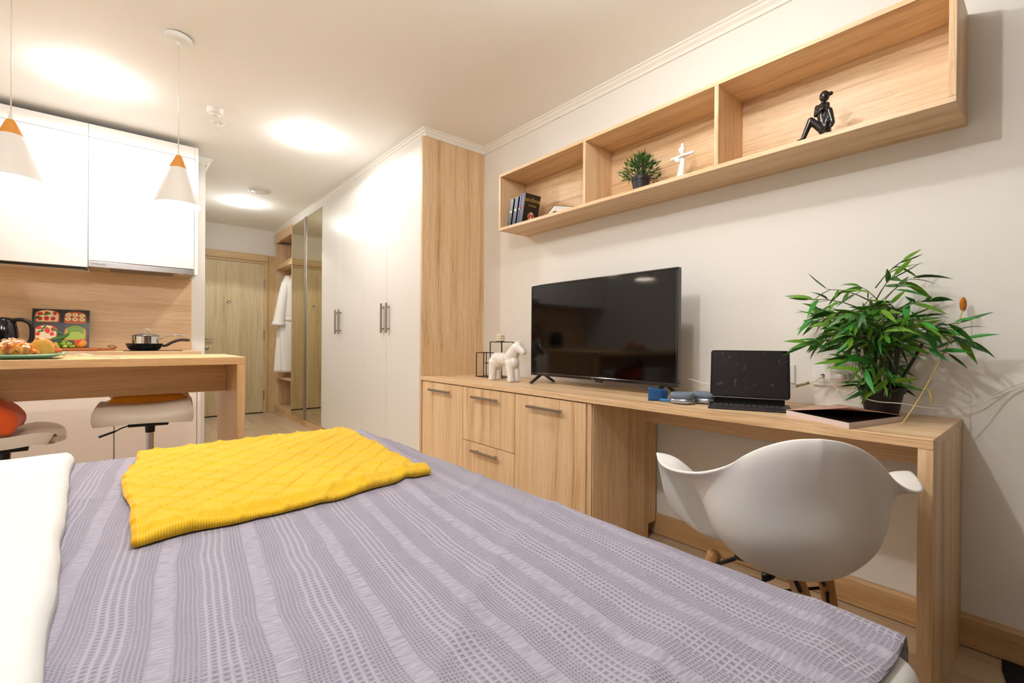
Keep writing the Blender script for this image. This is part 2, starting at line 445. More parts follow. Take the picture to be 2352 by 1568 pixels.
# ------------------------------------------------------------------ long desk and its cabinets
dk = thing('desk', 'long wooden desktop with one end leg running along the wall', 'desk', (1.88, 1.5, 0))
ST = 0.027
box('desktop', WY, XD, W - 0.001, 0.215, YP, ZD - ST, ZD, dk, 0.0015)
box('end_leg', WZ, XD + 0.002, W - 0.001, 0.215, 0.247, 0, ZD - ST, dk, 0.0015)
box('apron', WY, 2.03, 2.048, 0.248, 1.376, 0.60, ZD - ST, dk)
def hhandle(parent, ya, yb, z, x):
    mb = MB().box(x - 0.032, x - 0.021, ya, yb, z - 0.007, z + 0.007)
    for y in (ya + 0.03, yb - 0.045): mb.box(x - 0.022, x, y, y + 0.015, z - 0.005, z + 0.005)
    mb.build('handle', HAND, parent, bevel=0.001)
XF = XD + 0.004
def cab(y0, y1, label):
    t = thing('base_cabinet', label, 'cabinet', (1.9, (y0 + y1) / 2, 0))
    box('carcass', WZ, XF + 0.02, W - 0.02, y0, y1, 0.07, ZD - ST - 0.001, t)
    box('plinth', WY, XF + 0.04, XF + 0.056, y0, y1, 0, 0.07, t)
    return t
t = cab(2.397, YP - 0.001, 'wooden base cabinet with a single door next to the white wardrobe')
d = box('door', WZ, XF, XF + 0.018, 2.399, 2.902, 0.072, 0.720, t, 0.0015); hhandle(d, 2.523, 2.78, 0.672, XF)
t = cab(1.901, 2.396, 'wooden base cabinet with drawers, middle of the row under the desktop')
d = box('drawer_front', WZ, XF, XF + 0.018, 1.902, 2.396, 0.398, 0.720, t, 0.0015); hhandle(d, 2.027, 2.278, 0.670, XF)
d = box('drawer_front', WZ, XF, XF + 0.018, 1.902, 2.396, 0.072, 0.394, t, 0.0015); hhandle(d, 2.025, 2.279, 0.350, XF)
t = cab(1.372, 1.900, 'wooden base cabinet with a single door beside the chair legroom')
d = box('door', WZ, XF, XF + 0.018, 1.403, 1.899, 0.072, 0.720, t, 0.0015); hhandle(d, 1.533, 1.781, 0.670, XF)
box('side_panel', WZ, XF + 0.012, 2.062, 1.368, 1.3715, 0.0, ZD - ST - 0.001, t)
box('edge_strip', WZ, XF + 0.008, XF + 0.018, 1.376, 1.401, 0.0, 0.722, t, 0.0008)

# ------------------------------------------------------------------ kitchen run
YU = 4.26
def upper(x0, x1, zb, label, name='wall_cabinet'):
    t = thing(name, label, 'cabinet', ((x0 + x1) / 2, 4.4, zb))
    box('carcass', KLAC, x0, x1, YU + 0.02, YK - 0.001, zb + 0.002, 2.447, t)
    box('door', KLAC, x0 + 0.0015, x1 - 0.0015, YU, YU + 0.018, zb, 2.361, t, 0.0015)
    box('fascia', KLAC, x0 + 0.0003, x1 - 0.0003, YU, YU + 0.018, 2.364, 2.449, t, 0.0006)
    return t
t = upper(-0.172, 0.42, 1.53, 'white wall cabinet with a steel hood under its door')
box('side_panel', KLAC, 0.4205, 0.442, YU - 0.002, YK - 0.001, 1.487, 2.449, t, 0.001)
upper(-0.77, -0.173, 1.482, 'white wall cabinet left of the one above the hood')
upper(-1.49, -0.771, 1.482, 'white wall cabinet at the far left end of the kitchen')
hd = thing('cooker_hood', 'slim stainless steel pull-out hood below the white wall cabinet', 'hood', (0.12, 4.4, 1.487))
box('front_strip', STEEL, -0.171, 0.4195, YU - 0.002, YU + 0.016, 1.487, 1.526, hd, 0.001)
box('hood_body', plain('hood_grey', (176, 160, 132), 0.45, 0.3), -0.169, 0.418, YU + 0.018, YK - 0.06, 1.49, 1.528, hd)
mb = MB()
for k in range(9): mb.box(-0.06, 0.30, 4.31 + k * 0.022, 4.322 + k * 0.022, 1.4885, 1.4898)
mb.build('grease_filter', STEEL, hd)
box('hood_lamp', plain('hood_lamp_cover', (236, 224, 196), 0.3), 0.32, 0.36, 4.29, 4.33, 1.4882, 1.4898, hd)
lettering('lettering', '\u25a3 Maunfeld', 0.016, plain('dark_print', (70, 64, 60), 0.5), hd, Matrix.Translation((-0.12 - 0.12, YU - 0.0026 - 4.4, 0.0195)) @ Matrix.Rotation(PI / 2, 4, 'X'))
ul = thing('under_cabinet_lamp', 'slim dark light bar under the left white wall cabinet', 'lamp', (-0.5, 4.3, 1.47))
box('lamp_body', BLKM, -0.76, -0.19, 4.285, 4.305, 1.466, 1.481, ul)
box('end_cap', BLK, -0.19, -0.175, 4.282, 4.308, 1.462, 1.481, ul)

ws = thing('splashback', 'wood grain splashback panel behind the kitchen worktop', 'splashback', (-0.5, 4.61, 0.916))
box('panel', BX, -1.49, 0.436, 4.602, YK - 0.0005, 0.917, 1.60, ws)
wt = thing('kitchen_worktop', 'pale wood grain kitchen worktop along the splashback', 'worktop', (-0.5, 4.3, 0.89))
box('slab', BX, -1.49, 0.442, 4.02, YK - 0.001, 0.890, 0.916, wt, 0.0015)
def lower(x0, x1, label):
    t = thing('floor_cabinet', label, 'cabinet', ((x0 + x1) / 2, 4.3, 0))
    box('carcass', KLAC2, x0, x1, 4.06, YK - 0.002, 0.09, 0.889, t)
    box('door', KLAC2, x0 + 0.0025, x1 - 0.0025, 4.04, 4.058, 0.092, 0.886, t, 0.0015)
    box('plinth', KLAC2, x0, x1, 4.09, 4.105, 0, 0.09, t)
    return t
t = lower(-0.033, 0.42, 'cream floor cabinet behind the stool with the orange cushion')
box('side_panel', KLAC2, 0.4205, 0.44, 4.04, YK - 0.002, 0, 0.889, t)
lower(-0.70, -0.034, 'wide cream floor cabinet behind the stool with the red cushion')
lower(-1.49, -0.701, 'cream floor cabinet at the far left end of the kitchen')
hb = thing('hob', 'black glass hob set in the worktop under the pans', 'hob', (0.19, 4.31, 0.916))
box('glass_plate', BLKG, 0.01, 0.34, 4.10, 4.55, 0.9162, 0.9205, hb, 0.0015)
mb = MB()
for y in (4.25, 4.44): mb.lathe([(0.085, 0.9207), (0.088, 0.9207)], (0.16, y, 0), 40, cap0=False, cap1=False)
mb.build('heating_ring_mark', plain('hob_print', (120, 118, 116), 0.4), hb)

# ------------------------------------------------------------------ breakfast bar
YB0, YB1, ZB = 2.76, 3.40, 0.91
br = thing('breakfast_bar', 'wooden breakfast bar between the bed and the kitchen', 'bar', (-0.4, 3.1, 0))
box('bar_top', BARX, -1.49, 0.495, YB0, YB1, ZB - 0.037, ZB, br, 0.0015)
box('end_leg', BARZ, 0.458, 0.494, YB0 + 0.002, YB1, 0, ZB - 0.0375, br, 0.0015)
box('apron', BARX, -1.49, 0.4575, 3.07, 3.09, 0.711, ZB - 0.0375, br, 0.001)
# ------------------------------------------------------------------ bed
ZBD = 0.57
bed = thing('bed', 'wide double bed with a white mattress, standing in front of the desk', 'bed', (-0.2, 1.2, 0))
box('bed_base', plain('bed_base_cloth', (206, 198, 190), 0.9, bump=0.3, bscale=600), -1.32, 0.84, 0.2, 2.16, 0.06, 0.30, bed, 0.02)
MB().box(-1.30, 0.865, 0.122, 2.19, 0.302, 0.562).build('mattress', WHITE, bed, bevel=0.035, seg=5, smooth=True)
box('headboard', plain('headboard_cloth', (190, 180, 168), 0.9, bump=0.3, bscale=600), -1.46, -1.34, 0.1, 2.26, 0.0, 1.05, bed, 0.03, seg=4)
for x in (-1.2, 0.75):
    for y in (0.28, 2.08):
        MB().lathe([(0.02, 0), (0.03, 0.06)], (x, y, 0), 14).build('leg', BLKM, bed, autos=40)

def nz(x, y, s, seed=0): return noise.noise(Vector((x * s + seed * 7.3, y * s - seed * 3.1, seed * 1.7)))
def ridge(x, y, s, seed): return max(0, 1 - abs(nz(x, y, s, seed)) * 6) ** 2
def bed_h(x, y):
    h = 0.004 * nz(x, y, 4, 1) + 0.004 * nz(x, y, 9, 2)
    xr = x * 0.6 + y * 0.8; yr = -x * 0.8 + y * 0.6
    h += 0.013 * ridge(xr * 0.5, yr, 3.2, 3) * (0.5 + 0.5 * nz(x, y, 2, 5))
    h += 0.006 * ridge(xr, yr * 0.45, 4.5, 6) * max(0, nz(x, y, 2.4, 8) + 0.2)
    return h
# the waffle bedspread: s runs over the foot end, t over the width and down the far side
S0, S1, SF = -0.30, 0.872, 0.42
T0, T1, TF = 0.148, 2.185, 0.36
def fold(d, r):      # a length d past an edge of radius r -> (outward, down)
    if d <= 0: return 0, 0
    a = d / r
    if a < PI / 2: return r * math.sin(a), r * (1 - math.cos(a))
    return r, r + (d - r * PI / 2)
nu, nv = 190, 270
vs_, uv_ = [], []
for j in range(nv):
    t = T0 + (T1 + TF - T0) * j / (nv - 1)
    for i in range(nu):
        s = S0 + (S1 + SF - S0) * i / (nu - 1)
        ox, dx = fold(s - S1, 0.045); oy, dy = fold(t - T1, 0.05)
        x = min(s, S1) + ox; y = min(t, T1) + oy
        # rounded far corner: pull it in
        cxx = max(0, s - (S1 - 0.07)); cyy = max(0, t - (T1 - 0.07))
        z = ZBD - max(dx, dy) - 0.5 * min(dx, dy)
        z += bed_h(s, t) * (1 if dx + dy < 0.02 else 0.4)
        if dx > 0.03: x += 0.012 * nz(t, s, 5, 9) + 0.03 * dx
        if dy > 0.03: y += 0.012 * nz(s, t, 5, 10) + 0.03 * dy
        e = max(0, 1 - (t - T0) / 0.07)
        z -= 0.004 * e * e
        y += 0.006 * nz(s, 0, 7, 12) * e
        crn = max(0, s - S1 + 0.05) * e
        vs_.append((x, y, z)); uv_.append((s, t))
mb = MB(); mb.v = vs_
mb.f = [(j * nu + i, j * nu + i + 1, (j + 1) * nu + i + 1, (j + 1) * nu + i) for j in range(nv - 1) for i in range(nu - 1)]

def waffle():
    m, N, L, b = newmat('waffle_cotton')
    uvn = N.new('ShaderNodeUVMap'); uvn.uv_map = 'UVMap'
    rot = N.new('ShaderNodeMapping'); rot.inputs['Rotation'].default_value = (0, 0, math.radians(5.3))
    L.new(uvn.outputs[0], rot.inputs['Vector'])
    dn = N.new('ShaderNodeTexNoise'); dn.inputs['Scale'].default_value = 3.5; dn.inputs['Detail'].default_value = 2
    L.new(rot.outputs[0], dn.inputs['Vector'])
    ds = N.new('ShaderNodeVectorMath'); ds.operation = 'MULTIPLY_ADD'; ds.inputs[1].default_value = (0.03, 0.03, 0); ds.inputs[2].default_value = (-0.015, -0.015, 0)
    L.new(dn.outputs['Color'], ds.inputs[0])
    av = N.new('ShaderNodeVectorMath'); av.operation = 'ADD'; L.new(rot.outputs[0], av.inputs[0]); L.new(ds.outputs[0], av.inputs[1])
    sp = N.new('ShaderNodeSeparateXYZ'); L.new(av.outputs[0], sp.inputs[0])
    def mt(op, a, c=None, d=None):
        n = N.new('ShaderNodeMath'); n.operation = op
        for k, v in enumerate((a, c, d)):
            if v is None: continue
            if isinstance(v, (int, float)): n.inputs[k].default_value = v
            else: L.new(v, n.inputs[k])
        return n.outputs[0]
    def smooth(x, a, c):
        n = N.new('ShaderNodeMapRange'); n.interpolation_type = 'SMOOTHSTEP'
        L.new(x, n.inputs[0]); n.inputs[1].default_value = a; n.inputs[2].default_value = c; return n.outputs[0]
    S, Tt = sp.outputs[0], sp.outputs[1]
    ph = mt('FRACT', mt('DIVIDE', mt('ADD', S, 10.0 - 0.022), 0.138))
    coarse = mt('MULTIPLY', smooth(ph, 0.38, 0.45), mt('SUBTRACT', 1, smooth(ph, 0.74, 0.80)))
    flat = mt('SUBTRACT', 1, mt('MULTIPLY', smooth(ph, 0.15, 0.18), mt('SUBTRACT', 1, smooth(ph, 0.965, 0.99))))
    def lattice(ps, pt, pw_):
        a = mt('ABSOLUTE', mt('SINE', mt('MULTIPLY', S, PI / ps)))
        c = mt('ABSOLUTE', mt('SINE', mt('MULTIPLY', Tt, PI / pt)))
        a = mt('SUBTRACT', 1, a); c = mt('SUBTRACT', 1, c)
        a = mt('POWER', a, pw_); c = mt('POWER', c, pw_)
        return mt('MAXIMUM', a, mt('MULTIPLY', c, 0.8))
    hc = lattice(0.0115, 0.0095, 1.1)
    hf = lattice(0.0058, 0.0062, 1.0)
    hs = mt('MULTIPLY', mt('ABSOLUTE', mt('SINE', mt('MULTIPLY', Tt, PI / 0.011))), 0.25)
    gm_ = N.new('ShaderNodeMapping'); gm_.inputs['Scale'].default_value = (38, 210, 1); L.new(av.outputs[0], gm_.inputs['Vector'])
    gn = N.new('ShaderNodeTexNoise'); gn.inputs['Scale'].default_value = 1; gn.inputs['Detail'].default_value = 3
    L.new(gm_.outputs[0], gn.inputs['Vector'])
    hs = mt('ADD', mt('MULTIPLY', hs, 0.4), mt('MULTIPLY', mt('SUBTRACT', gn.outputs['Fac'], 0.22), 1.35))
    hh = mt('ADD', mt('MULTIPLY', hc, coarse), mt('MULTIPLY', mt('MULTIPLY', hf, 0.75), mt('SUBTRACT', 1, coarse)))
    hh = mt('ADD', mt('MULTIPLY', hh, mt('SUBTRACT', 1, flat)), mt('MULTIPLY', hs, flat))
    r = N.new('ShaderNodeValToRGB'); e = r.color_ramp.elements  # weave recess shade put into the colour, darker where height is low
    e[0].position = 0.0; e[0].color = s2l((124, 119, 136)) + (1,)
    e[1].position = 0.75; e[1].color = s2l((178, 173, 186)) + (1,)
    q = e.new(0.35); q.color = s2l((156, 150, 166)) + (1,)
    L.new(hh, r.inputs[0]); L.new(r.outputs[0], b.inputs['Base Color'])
    bp = N.new('ShaderNodeBump'); bp.inputs['Strength'].default_value = 0.85; bp.inputs['Distance'].default_value = 0.0028
    L.new(hh, bp.inputs['Height']); L.new(bp.outputs[0], b.inputs['Normal'])
    b.inputs['Roughness'].default_value = 0.92; b.inputs['Sheen Weight'].default_value = 0.15
    return m
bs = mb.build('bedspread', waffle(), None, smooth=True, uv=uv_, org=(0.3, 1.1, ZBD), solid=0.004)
tag(bs, 'lavender grey waffle weave bedspread with pale stripes laid over the bed', 'bedspread')

# white quilt turned back over the bedspread
nu, nv = 60, 120
mb = MB()
def quilt(u, v):
    y = 0.10 + 2.22 * v
    edge = -0.055 - 0.075 * v + 0.012 * nz(0, y, 3, 21) + 0.006 * nz(0, y, 9, 22)
    L_ = 1.1
    d = L_ * (1 - u)              # distance in from the free edge
    r = 0.02
    z = ZBD + 0.012
    if d < r * PI / 2 * 2:
        a = d / (r * 2)
        x = edge - 2 * r * (1 - math.cos(min(a, PI / 2))) * 0.6
        z += 0.034 * math.sin(min(a, PI / 2)) - 0.006
    else:
        x = edge - 0.024 - (d - r * PI)
        z += 0.028 + 0.012 * nz(x, y, 3, 23) + 0.004 * nz(x, y, 9, 24)
    oy, dy = fold(y - 2.19, 0.05); 
    yy = min(y, 2.19) + oy; z -= dy
    return (x, yy, z)
mb.grid(nu, nv, quilt)
q = mb.build('quilt', WHITE, None, smooth=True, org=(-0.5, 1.1, ZBD), solid=0.006)
tag(q, 'plain white quilt turned back across the head side of the bed', 'quilt')

# ------------------------------------------------------------------ yellow knitted throw
A = Vector((0.024, 1.212)); B = Vector((0.744, 1.290)); C_ = Vector((0.815, 2.235)); D = Vector((0.058, 2.222))
LW, LD = 0.74, 1.0
def throw_pt(u, v):
    p = A.lerp(B, u).lerp(D.lerp(C_, u), v)
    # the left edge bows out, the near hem waves
    p.x += -0.030 * math.exp(-((v - 0.52) / 0.22) ** 2) * (1 - u) ** 4
    p.y += (0.018 * math.sin(u * 7.5 + 0.6) + 0.012 * nz(u, 0, 4, 31)) * (1 - v) ** 6
    p.x += 0.01 * nz(v, 0, 6, 32) * (u if u > 0.5 else 1 - u) 
    return p
def throw_h(u, v):
    x, y = u * LW, v * LD
    h = 0.014 + 0.005 * nz(x, y, 5, 33) + 0.002 * nz(x, y, 12, 34)
    d = y + 0.012 * nz(x, 0, 8, 35)
    h += 0.020 * math.exp(-((d - 0.035) / 0.028) ** 2)                    # rolled hem
    h += 0.010 * ridge(x * 0.4, y - 0.25 * x, 5, 36) * max(0, 1 - y / 0.35) # slack folds behind it
    a = (x / 0.098 + y / 0.118); c = (x / 0.098 - y / 0.118)
    wob = 0.05 * nz(x, y, 14, 37)
    for q in (a + wob, c + wob):
        f = abs(q - round(q)) * 0.075
        h += 0.0050 * math.exp(-(f / 0.0036) ** 2) * min(1, max(0.5, (y - 0.03) / 0.05))
    return h
nu, nv = 190, 260
vs_, uv_ = [], []
for j in range(-5, nv + 5):
    for i in range(-5, nu + 5):
        ii = min(max(i, 0), nu - 1); jj = min(max(j, 0), nv - 1)
        u, v = ii / (nu - 1), jj / (nv - 1)
        p = throw_pt(u, v); h = throw_h(u, v)
        k = max(max(-i, i - nu + 1, 0), max(-j, j - nv + 1, 0)) / 5
        cx_, cy_ = (i - ii), (j - jj)
        rr = 0.010
        n_ = math.hypot(cx_, cy_) or 1
        out = rr * math.sin(min(k, 1) * PI)
        p = p + Vector((cx_ / n_, cy_ / n_)) * out
        zb = bed_h(p.x, p.y)
        hh = h if k == 0 else (h / 2 + h / 2 * math.cos(k * PI))
        if v > 0.94: zb -= 0.10 * (v - 0.94) ** 2 / 0.06 ** 2 * 0.12
        vs_.append((p.x, p.y, ZBD + 0.004 + max(zb, -0.004) + hh)); uv_.append((u * LW, v * LD))
n_u = nu + 10; n_v = nv + 10
mb = MB(); mb.v = vs_
mb.f = [(j * n_u + i, j * n_u + i + 1, (j + 1) * n_u + i + 1, (j + 1) * n_u + i) for j in range(n_v - 1) for i in range(n_u - 1)]
def knit():
    m, N, L, b = newmat('yellow_knit')
    uvn = N.new('ShaderNodeUVMap'); uvn.uv_map = 'UVMap'
    sp = N.new('ShaderNodeSeparateXYZ'); L.new(uvn.outputs[0], sp.inputs[0])
    def mt(op, a, c=None):
        n = N.new('ShaderNodeMath'); n.operation = op
        for k, v in enumerate((a, c)):
            if v is None: continue
            if isinstance(v, (int, float)): n.inputs[k].default_value = v
            else: L.new(v, n.inputs[k])
        return n.outputs[0]
    col = mt('ABSOLUTE', mt('SINE', mt('MULTIPLY', sp.outputs[0], PI / 0.0052)))
    vv = mt('ADD', mt('MULTIPLY', sp.outputs[1], PI / 0.0042), mt('MULTIPLY', col, 1.2))
    st = mt('ABSOLUTE', mt('SINE', vv))
    h = mt('MULTIPLY', mt('ADD', mt('MULTIPLY', col, 0.6), mt('MULTIPLY', st, 0.4)), 1.0)
    tc = N.new('ShaderNodeTexCoord'); n = N.new('ShaderNodeTexNoise'); n.inputs['Scale'].default_value = 5; n.inputs['Detail'].default_value = 5
    L.new(tc.outputs['Object'], n.inputs['Vector'])
    r = N.new('ShaderNodeValToRGB'); e = r.color_ramp.elements
    e[0].position = 0.0; e[0].color = s2l((214, 154, 0)) + (1,); e[1].position = 1; e[1].color = s2l((245, 202, 26)) + (1,)
    L.new(mt('ADD', mt('MULTIPLY', h, 0.6), mt('MULTIPLY', n.outputs['Fac'], 0.45)), r.inputs[0]); L.new(r.outputs[0], b.inputs['Base Color'])
    bp = N.new('ShaderNodeBump'); bp.inputs['Strength'].default_value = 0.8; bp.inputs['Distance'].default_value = 0.0014
    L.new(h, bp.inputs['Height']); L.new(bp.outputs[0], b.inputs['Normal'])
    b.inputs['Roughness'].default_value = 0.95; b.inputs['Sheen Weight'].default_value = 0.2
    return m
th = mb.build('knitted_throw', knit(), None, smooth=True, uv=uv_, org=(0.4, 1.7, ZBD))
tag(th, 'bright yellow knitted throw with raised diamond ribs spread on the bedspread', 'throw')
# ------------------------------------------------------------------ white shell armchair
def catmull(P, n):
    P = [Vector(p) for p in P]; out = []
    for i in range(len(P) - 1):
        p0 = P[max(i - 1, 0)]; p1 = P[i]; p2 = P[i + 1]; p3 = P[min(i + 2, len(P) - 1)]
        for k in range(n):
            t = k / n
            out.append(0.5 * ((2 * p1) + (p2 - p0) * t + (2 * p0 - 5 * p1 + 4 * p2 - p3) * t * t + (3 * p1 - p0 - 3 * p2 + p3) * t ** 3))
    out.append(P[-1]); return out
CH_C, CH_R = (1.2714, 0.4427, 0), math.radians(-57.4)
ch = thing('armchair', 'white moulded plastic armchair with wooden legs, pushed towards the desk', 'chair', CH_C, CH_R)
half = [(0, -0.245, 0.811), (0.045, -0.234, 0.804), (0.088, -0.210, 0.784), (0.125, -0.181, 0.755), (0.162, -0.148, 0.718), (0.215, -0.092, 0.683), (0.270, -0.017, 0.663), (0.305, 0.062, 0.659),
        (0.316, 0.135, 0.670), (0.314, 0.172, 0.650), (0.304, 0.190, 0.60), (0.290, 0.196, 0.538), (0.268, 0.21, 0.485), (0.225, 0.23, 0.452),
        (0.14, 0.242, 0.440), (0, 0.245, 0.436)]
rim = catmull(half, 5)
full = rim + [Vector((-p.x, p.y, p.z)) for p in rim[-2:0:-1]]
nr = 20
def shell_line(i):
    R = full[i]
    k = min(1, max(0, (R.z - 0.45) / 0.17)); s = min(1, max(0, (abs(R.x) - 0.12) / 0.14)) * k
    al = math.atan2(R.y / 0.245, R.x / 0.31); c, sn = math.cos(al), math.sin(al)
    ry = 0.198 if sn < 0 else 0.20
    P1 = Vector((R.x * (1 - 0.20 * s), R.y * (1 - 0.10 * s), R.z - 0.012 * s - 0.035 * k * (1 - s)))
    P2 = Vector((c * 0.190 * k + R.x * 0.80 * (1 - k), (sn * ry) * k + R.y * 0.86 * (1 - k), (0.43 + (R.z - 0.43) * 0.62) * k + 0.4385 * (1 - k)))
    P3 = Vector((c * 0.163 * k + R.x * 0.66 * (1 - k), sn * 0.175 * k + R.y * 0.7 * (1 - k), (0.448 + (R.z - 0.44) * 0.30) * k + 0.436 * (1 - k)))
    P4 = Vector((c * 0.105, sn * 0.110 + 0.012, 0.457 * k + 0.434 * (1 - k)))
    P5 = Vector((c * 0.012, sn * 0.012 + 0.02, 0.445))
    return catmull([R, P1, P2, P3, P4, P5], nr // 5)
lines = [shell_line(i) for i in range(len(full))]
nr = len(lines[0]) - 1
def shell(u, v): return lines[int(round(u * len(full))) % len(full)][int(round(v * nr))]
mb = MB(); NU = len(full)
for j in range(nr + 1):
    for i in range(NU): mb.v.append(tuple(shell(i / NU, j / nr)))
for j in range(nr):
    for i in range(NU): mb.f.append((j * NU + i, j * NU + (i + 1) % NU, (j + 1) * NU + (i + 1) % NU, (j + 1) * NU + i))
mb.f.append(tuple(nr * NU + i for i in range(NU)))
mb.build('seat_shell', plain('chair_plastic', (234, 231, 228), 0.42, bump=0.04, bscale=900), ch, smooth=True, local=True, solid=0.008, sub=1)
BEECH = wood('beech_dowel', (206, 160, 108), (190, 140, 86), (160, 112, 64), 'z')
legs = [((-0.148, 0.185, 0.372), (-0.235, 0.27, 0)), ((0.143, 0.20, 0.345), (0.22, 0.28, 0)), ((0.038, 0.085, 0.385), (0.16, -0.20, 0)), ((-0.07, 0.02, 0.385), (-0.19, -0.21, 0))]
for a, b in legs:
    a = Vector(a); b = Vector(b)
    MB().tube([a + (a - b) * 0.02, a, a.lerp(b, 0.5), b], [0.013, 0.0205, 0.0175, 0.012], 16).build('leg', BEECH, ch, smooth=True, local=True)
mb = MB()
for i, (a, b) in enumerate(legs):
    a = Vector(a); b = Vector(b)
    mb.tube([a.lerp(b, 0.12), Vector((a.x * 0.55, a.y * 0.55, 0.415))], 0.006, 8)
    for j in range(i + 1, 4):
        c, d = Vector(legs[j][0]), Vector(legs[j][1])
        if (i, j) in ((0, 1), (1, 2), (2, 3), (0, 3)):
            mb.tube([a.lerp(b, 0.10), c.lerp(d, 0.42)], 0.0045, 8); mb.tube([c.lerp(d, 0.10), a.lerp(b, 0.42)], 0.0045, 8)
mb.build('brace', BLKM, ch, smooth=True, local=True)
for a, b in legs:
    a = Vector(a); MB().cap((a.x * 0.5, a.y * 0.5, 0.412), (a.x * 0.62, a.y * 0.62, 0.405), 0.012).build('shock_mount', BLK, ch, smooth=True, local=True)

# ------------------------------------------------------------------ television
TX, TY0, TY1, TZ0, TZ1 = 1.905, 1.119, 2.100, 0.7985, 1.3425
tv = thing('television', 'large black flat television standing on the desktop', 'television', (1.95, 1.61, ZD))
fr = MB()
fr.box(TX, TX + 0.03, TY0, TY1, TZ0, TZ0 + 0.018).box(TX, TX + 0.03, TY0, TY1, TZ1 - 0.009, TZ1).box(TX, TX + 0.03, TY0, TY0 + 0.010, TZ0 + 0.018, TZ1 - 0.009).box(TX, TX + 0.03, TY1 - 0.010, TY1, TZ0 + 0.018, TZ1 - 0.009)
fr.build('bezel', plain('tv_bezel', (22, 21, 22), 0.12, coat=0.5), tv, bevel=0.003)
box('screen', plain('tv_screen', (3, 3, 4), 0.06, spec=0.42), TX + 0.003, TX + 0.02, TY0 + 0.009, TY1 - 0.009, TZ0 + 0.017, TZ1 - 0.008, tv, 0)
box('rear_cover', BLK, TX + 0.03, TX + 0.055, TY0 + 0.03, TY1 - 0.03, TZ0 + 0.03, TZ1 - 0.04, tv, 0.015)
box('receiver_nub', BLK, TX + 0.004, TX + 0.02, 1.555, 1.60, TZ0 - 0.010, TZ0 + 0.002, tv, 0.004)
lettering('maker_logo', 'BBK', 0.010, CHROME, tv, Matrix.Translation((TX - 0.0006 - 1.95, 1.612 - 1.61, TZ0 + 0.009 - ZD)) @ Matrix.Rotation(-PI / 2, 4, 'Z') @ Matrix.Rotation(PI / 2, 4, 'X'))
for y in (2.022, 1.195):
    mb = MB()
    for s in (-1, 1):
        mb.bar((TX + 0.025 + s * 0.012, y, TZ0 + 0.006), (TX + 0.025 + s * 0.095, y, ZD + 0.005), 0.022, 0.010)
    mb.bar((TX + 0.01, y, TZ0 + 0.004), (TX + 0.04, y, TZ0 + 0.004), 0.022, 0.012)
    mb.build('stand_foot', BLK, tv, bevel=0.002)

# ------------------------------------------------------------------ tablet on a keyboard stand
kd = Vector((0.111, -0.25, 0)); KW = 0.281; ang = math.atan2(0.111, 0.25)
K0 = Vector((1.705, 0.883, ZD))
# local frame: X along the front edge (to the right as seen), Y towards the wall
tb = thing('tablet', 'tablet computer with a dark screen floating on a black keyboard case', 'tablet', (1.833, 0.776, ZD), -PI / 2 + ang)
hw, hd_ = 0.1405, 0.095
MB().box(-hw, hw, -hd_, hd_, 0.0005, 0.008).build('keyboard_base', plain('keyboard_rubber', (30, 26, 30), 0.6), tb, local=True, bevel=0.003)
mb = MB()
for r in range(5):
    for c in range(13):
        x0 = -hw + 0.012 + c * 0.0198
        mb.box(x0, x0 + 0.0172, -0.040 + r * 0.0185, -0.024 + r * 0.0185, 0.008, 0.0098)
stuff(mb.build('keys', plain('key_caps', (58, 50, 56), 0.45), tb, local=True, bevel=0.001, seg=1))
MB().box(-0.055, 0.055, -0.090, -0.047, 0.0078, 0.0086).build('trackpad', plain('trackpad_grey', (66, 56, 62), 0.3), tb, local=True)
tl = math.radians(16)
def tp(x, h, d): return (x, 0.022 + h * math.sin(tl) - d * math.cos(tl) + 0.0, 0.034 + h * math.cos(tl) + d * math.sin(tl))
def tblock(x0, x1, h0, h1, d0, d1, rad, name, m):
    out = []
    for cx_, cy_, a0 in ((x1 - rad, h1 - rad, 0), (x0 + rad, h1 - rad, 90), (x0 + rad, h0 + rad, 180), (x1 - rad, h0 + rad, 270)):
        for k in range(6):
            a = math.radians(a0 + 90 * k / 5); out.append((cx_ + rad * math.cos(a), cy_ + rad * math.sin(a)))
    mb = MB(); mb.prism(out, lambda p: tp(p[0], p[1], d0), lambda p: tp(p[0], p[1], d1)); return mb.build(name, m, tb, local=True)
tblock(-0.140, 0.140, 0, 0.192, -0.002, 0.004, 0.012, 'case_edge', plain('tablet_edge', (196, 186, 178), 0.3, 0.8))
tblock(-0.1385, 0.1385, 0.0015, 0.1905, 0.004, 0.0048, 0.011, 'bezel', plain('tablet_bezel', (6, 6, 7), 0.1))
def smudged():
    m, N, L, b = newmat('tablet_screen')
    b.inputs['Base Color'].default_value = (0.004, 0.003, 0.006, 1)
    tc = N.new('ShaderNodeTexCoord'); n = N.new('ShaderNodeTexNoise'); n.inputs['Scale'].default_value = 45; n.inputs['Detail'].default_value = 5
    L.new(tc.outputs['Object'], n.inputs['Vector'])
    r = N.new('ShaderNodeValToRGB'); r.color_ramp.elements[0].position = 0.60; r.color_ramp.elements[0].color = (0.05, 0.05, 0.05, 1)
    r.color_ramp.elements[1].position = 0.72; r.color_ramp.elements[1].color = (0.5, 0.5, 0.5, 1)
    L.new(n.outputs['Fac'], r.inputs[0]); L.new(r.outputs[0], b.inputs['Roughness'])
    b.inputs['Coat Weight'].default_value = 0.4; b.inputs['Coat Roughness'].default_value = 0.12
    return m
tblock(-0.131, 0.131, 0.008, 0.184, 0.0048, 0.0052, 0.005, 'screen', smudged())
mb = MB()
mb.prism([(-0.125, 0), (0.125, 0), (0.125, 1), (-0.125, 1)], lambda p: (p[0], 0.078, 0.008) if p[1] == 0 else (p[0], 0.046, 0.070), lambda p: (p[0], 0.086, 0.008) if p[1] == 0 else (p[0], 0.054, 0.072))
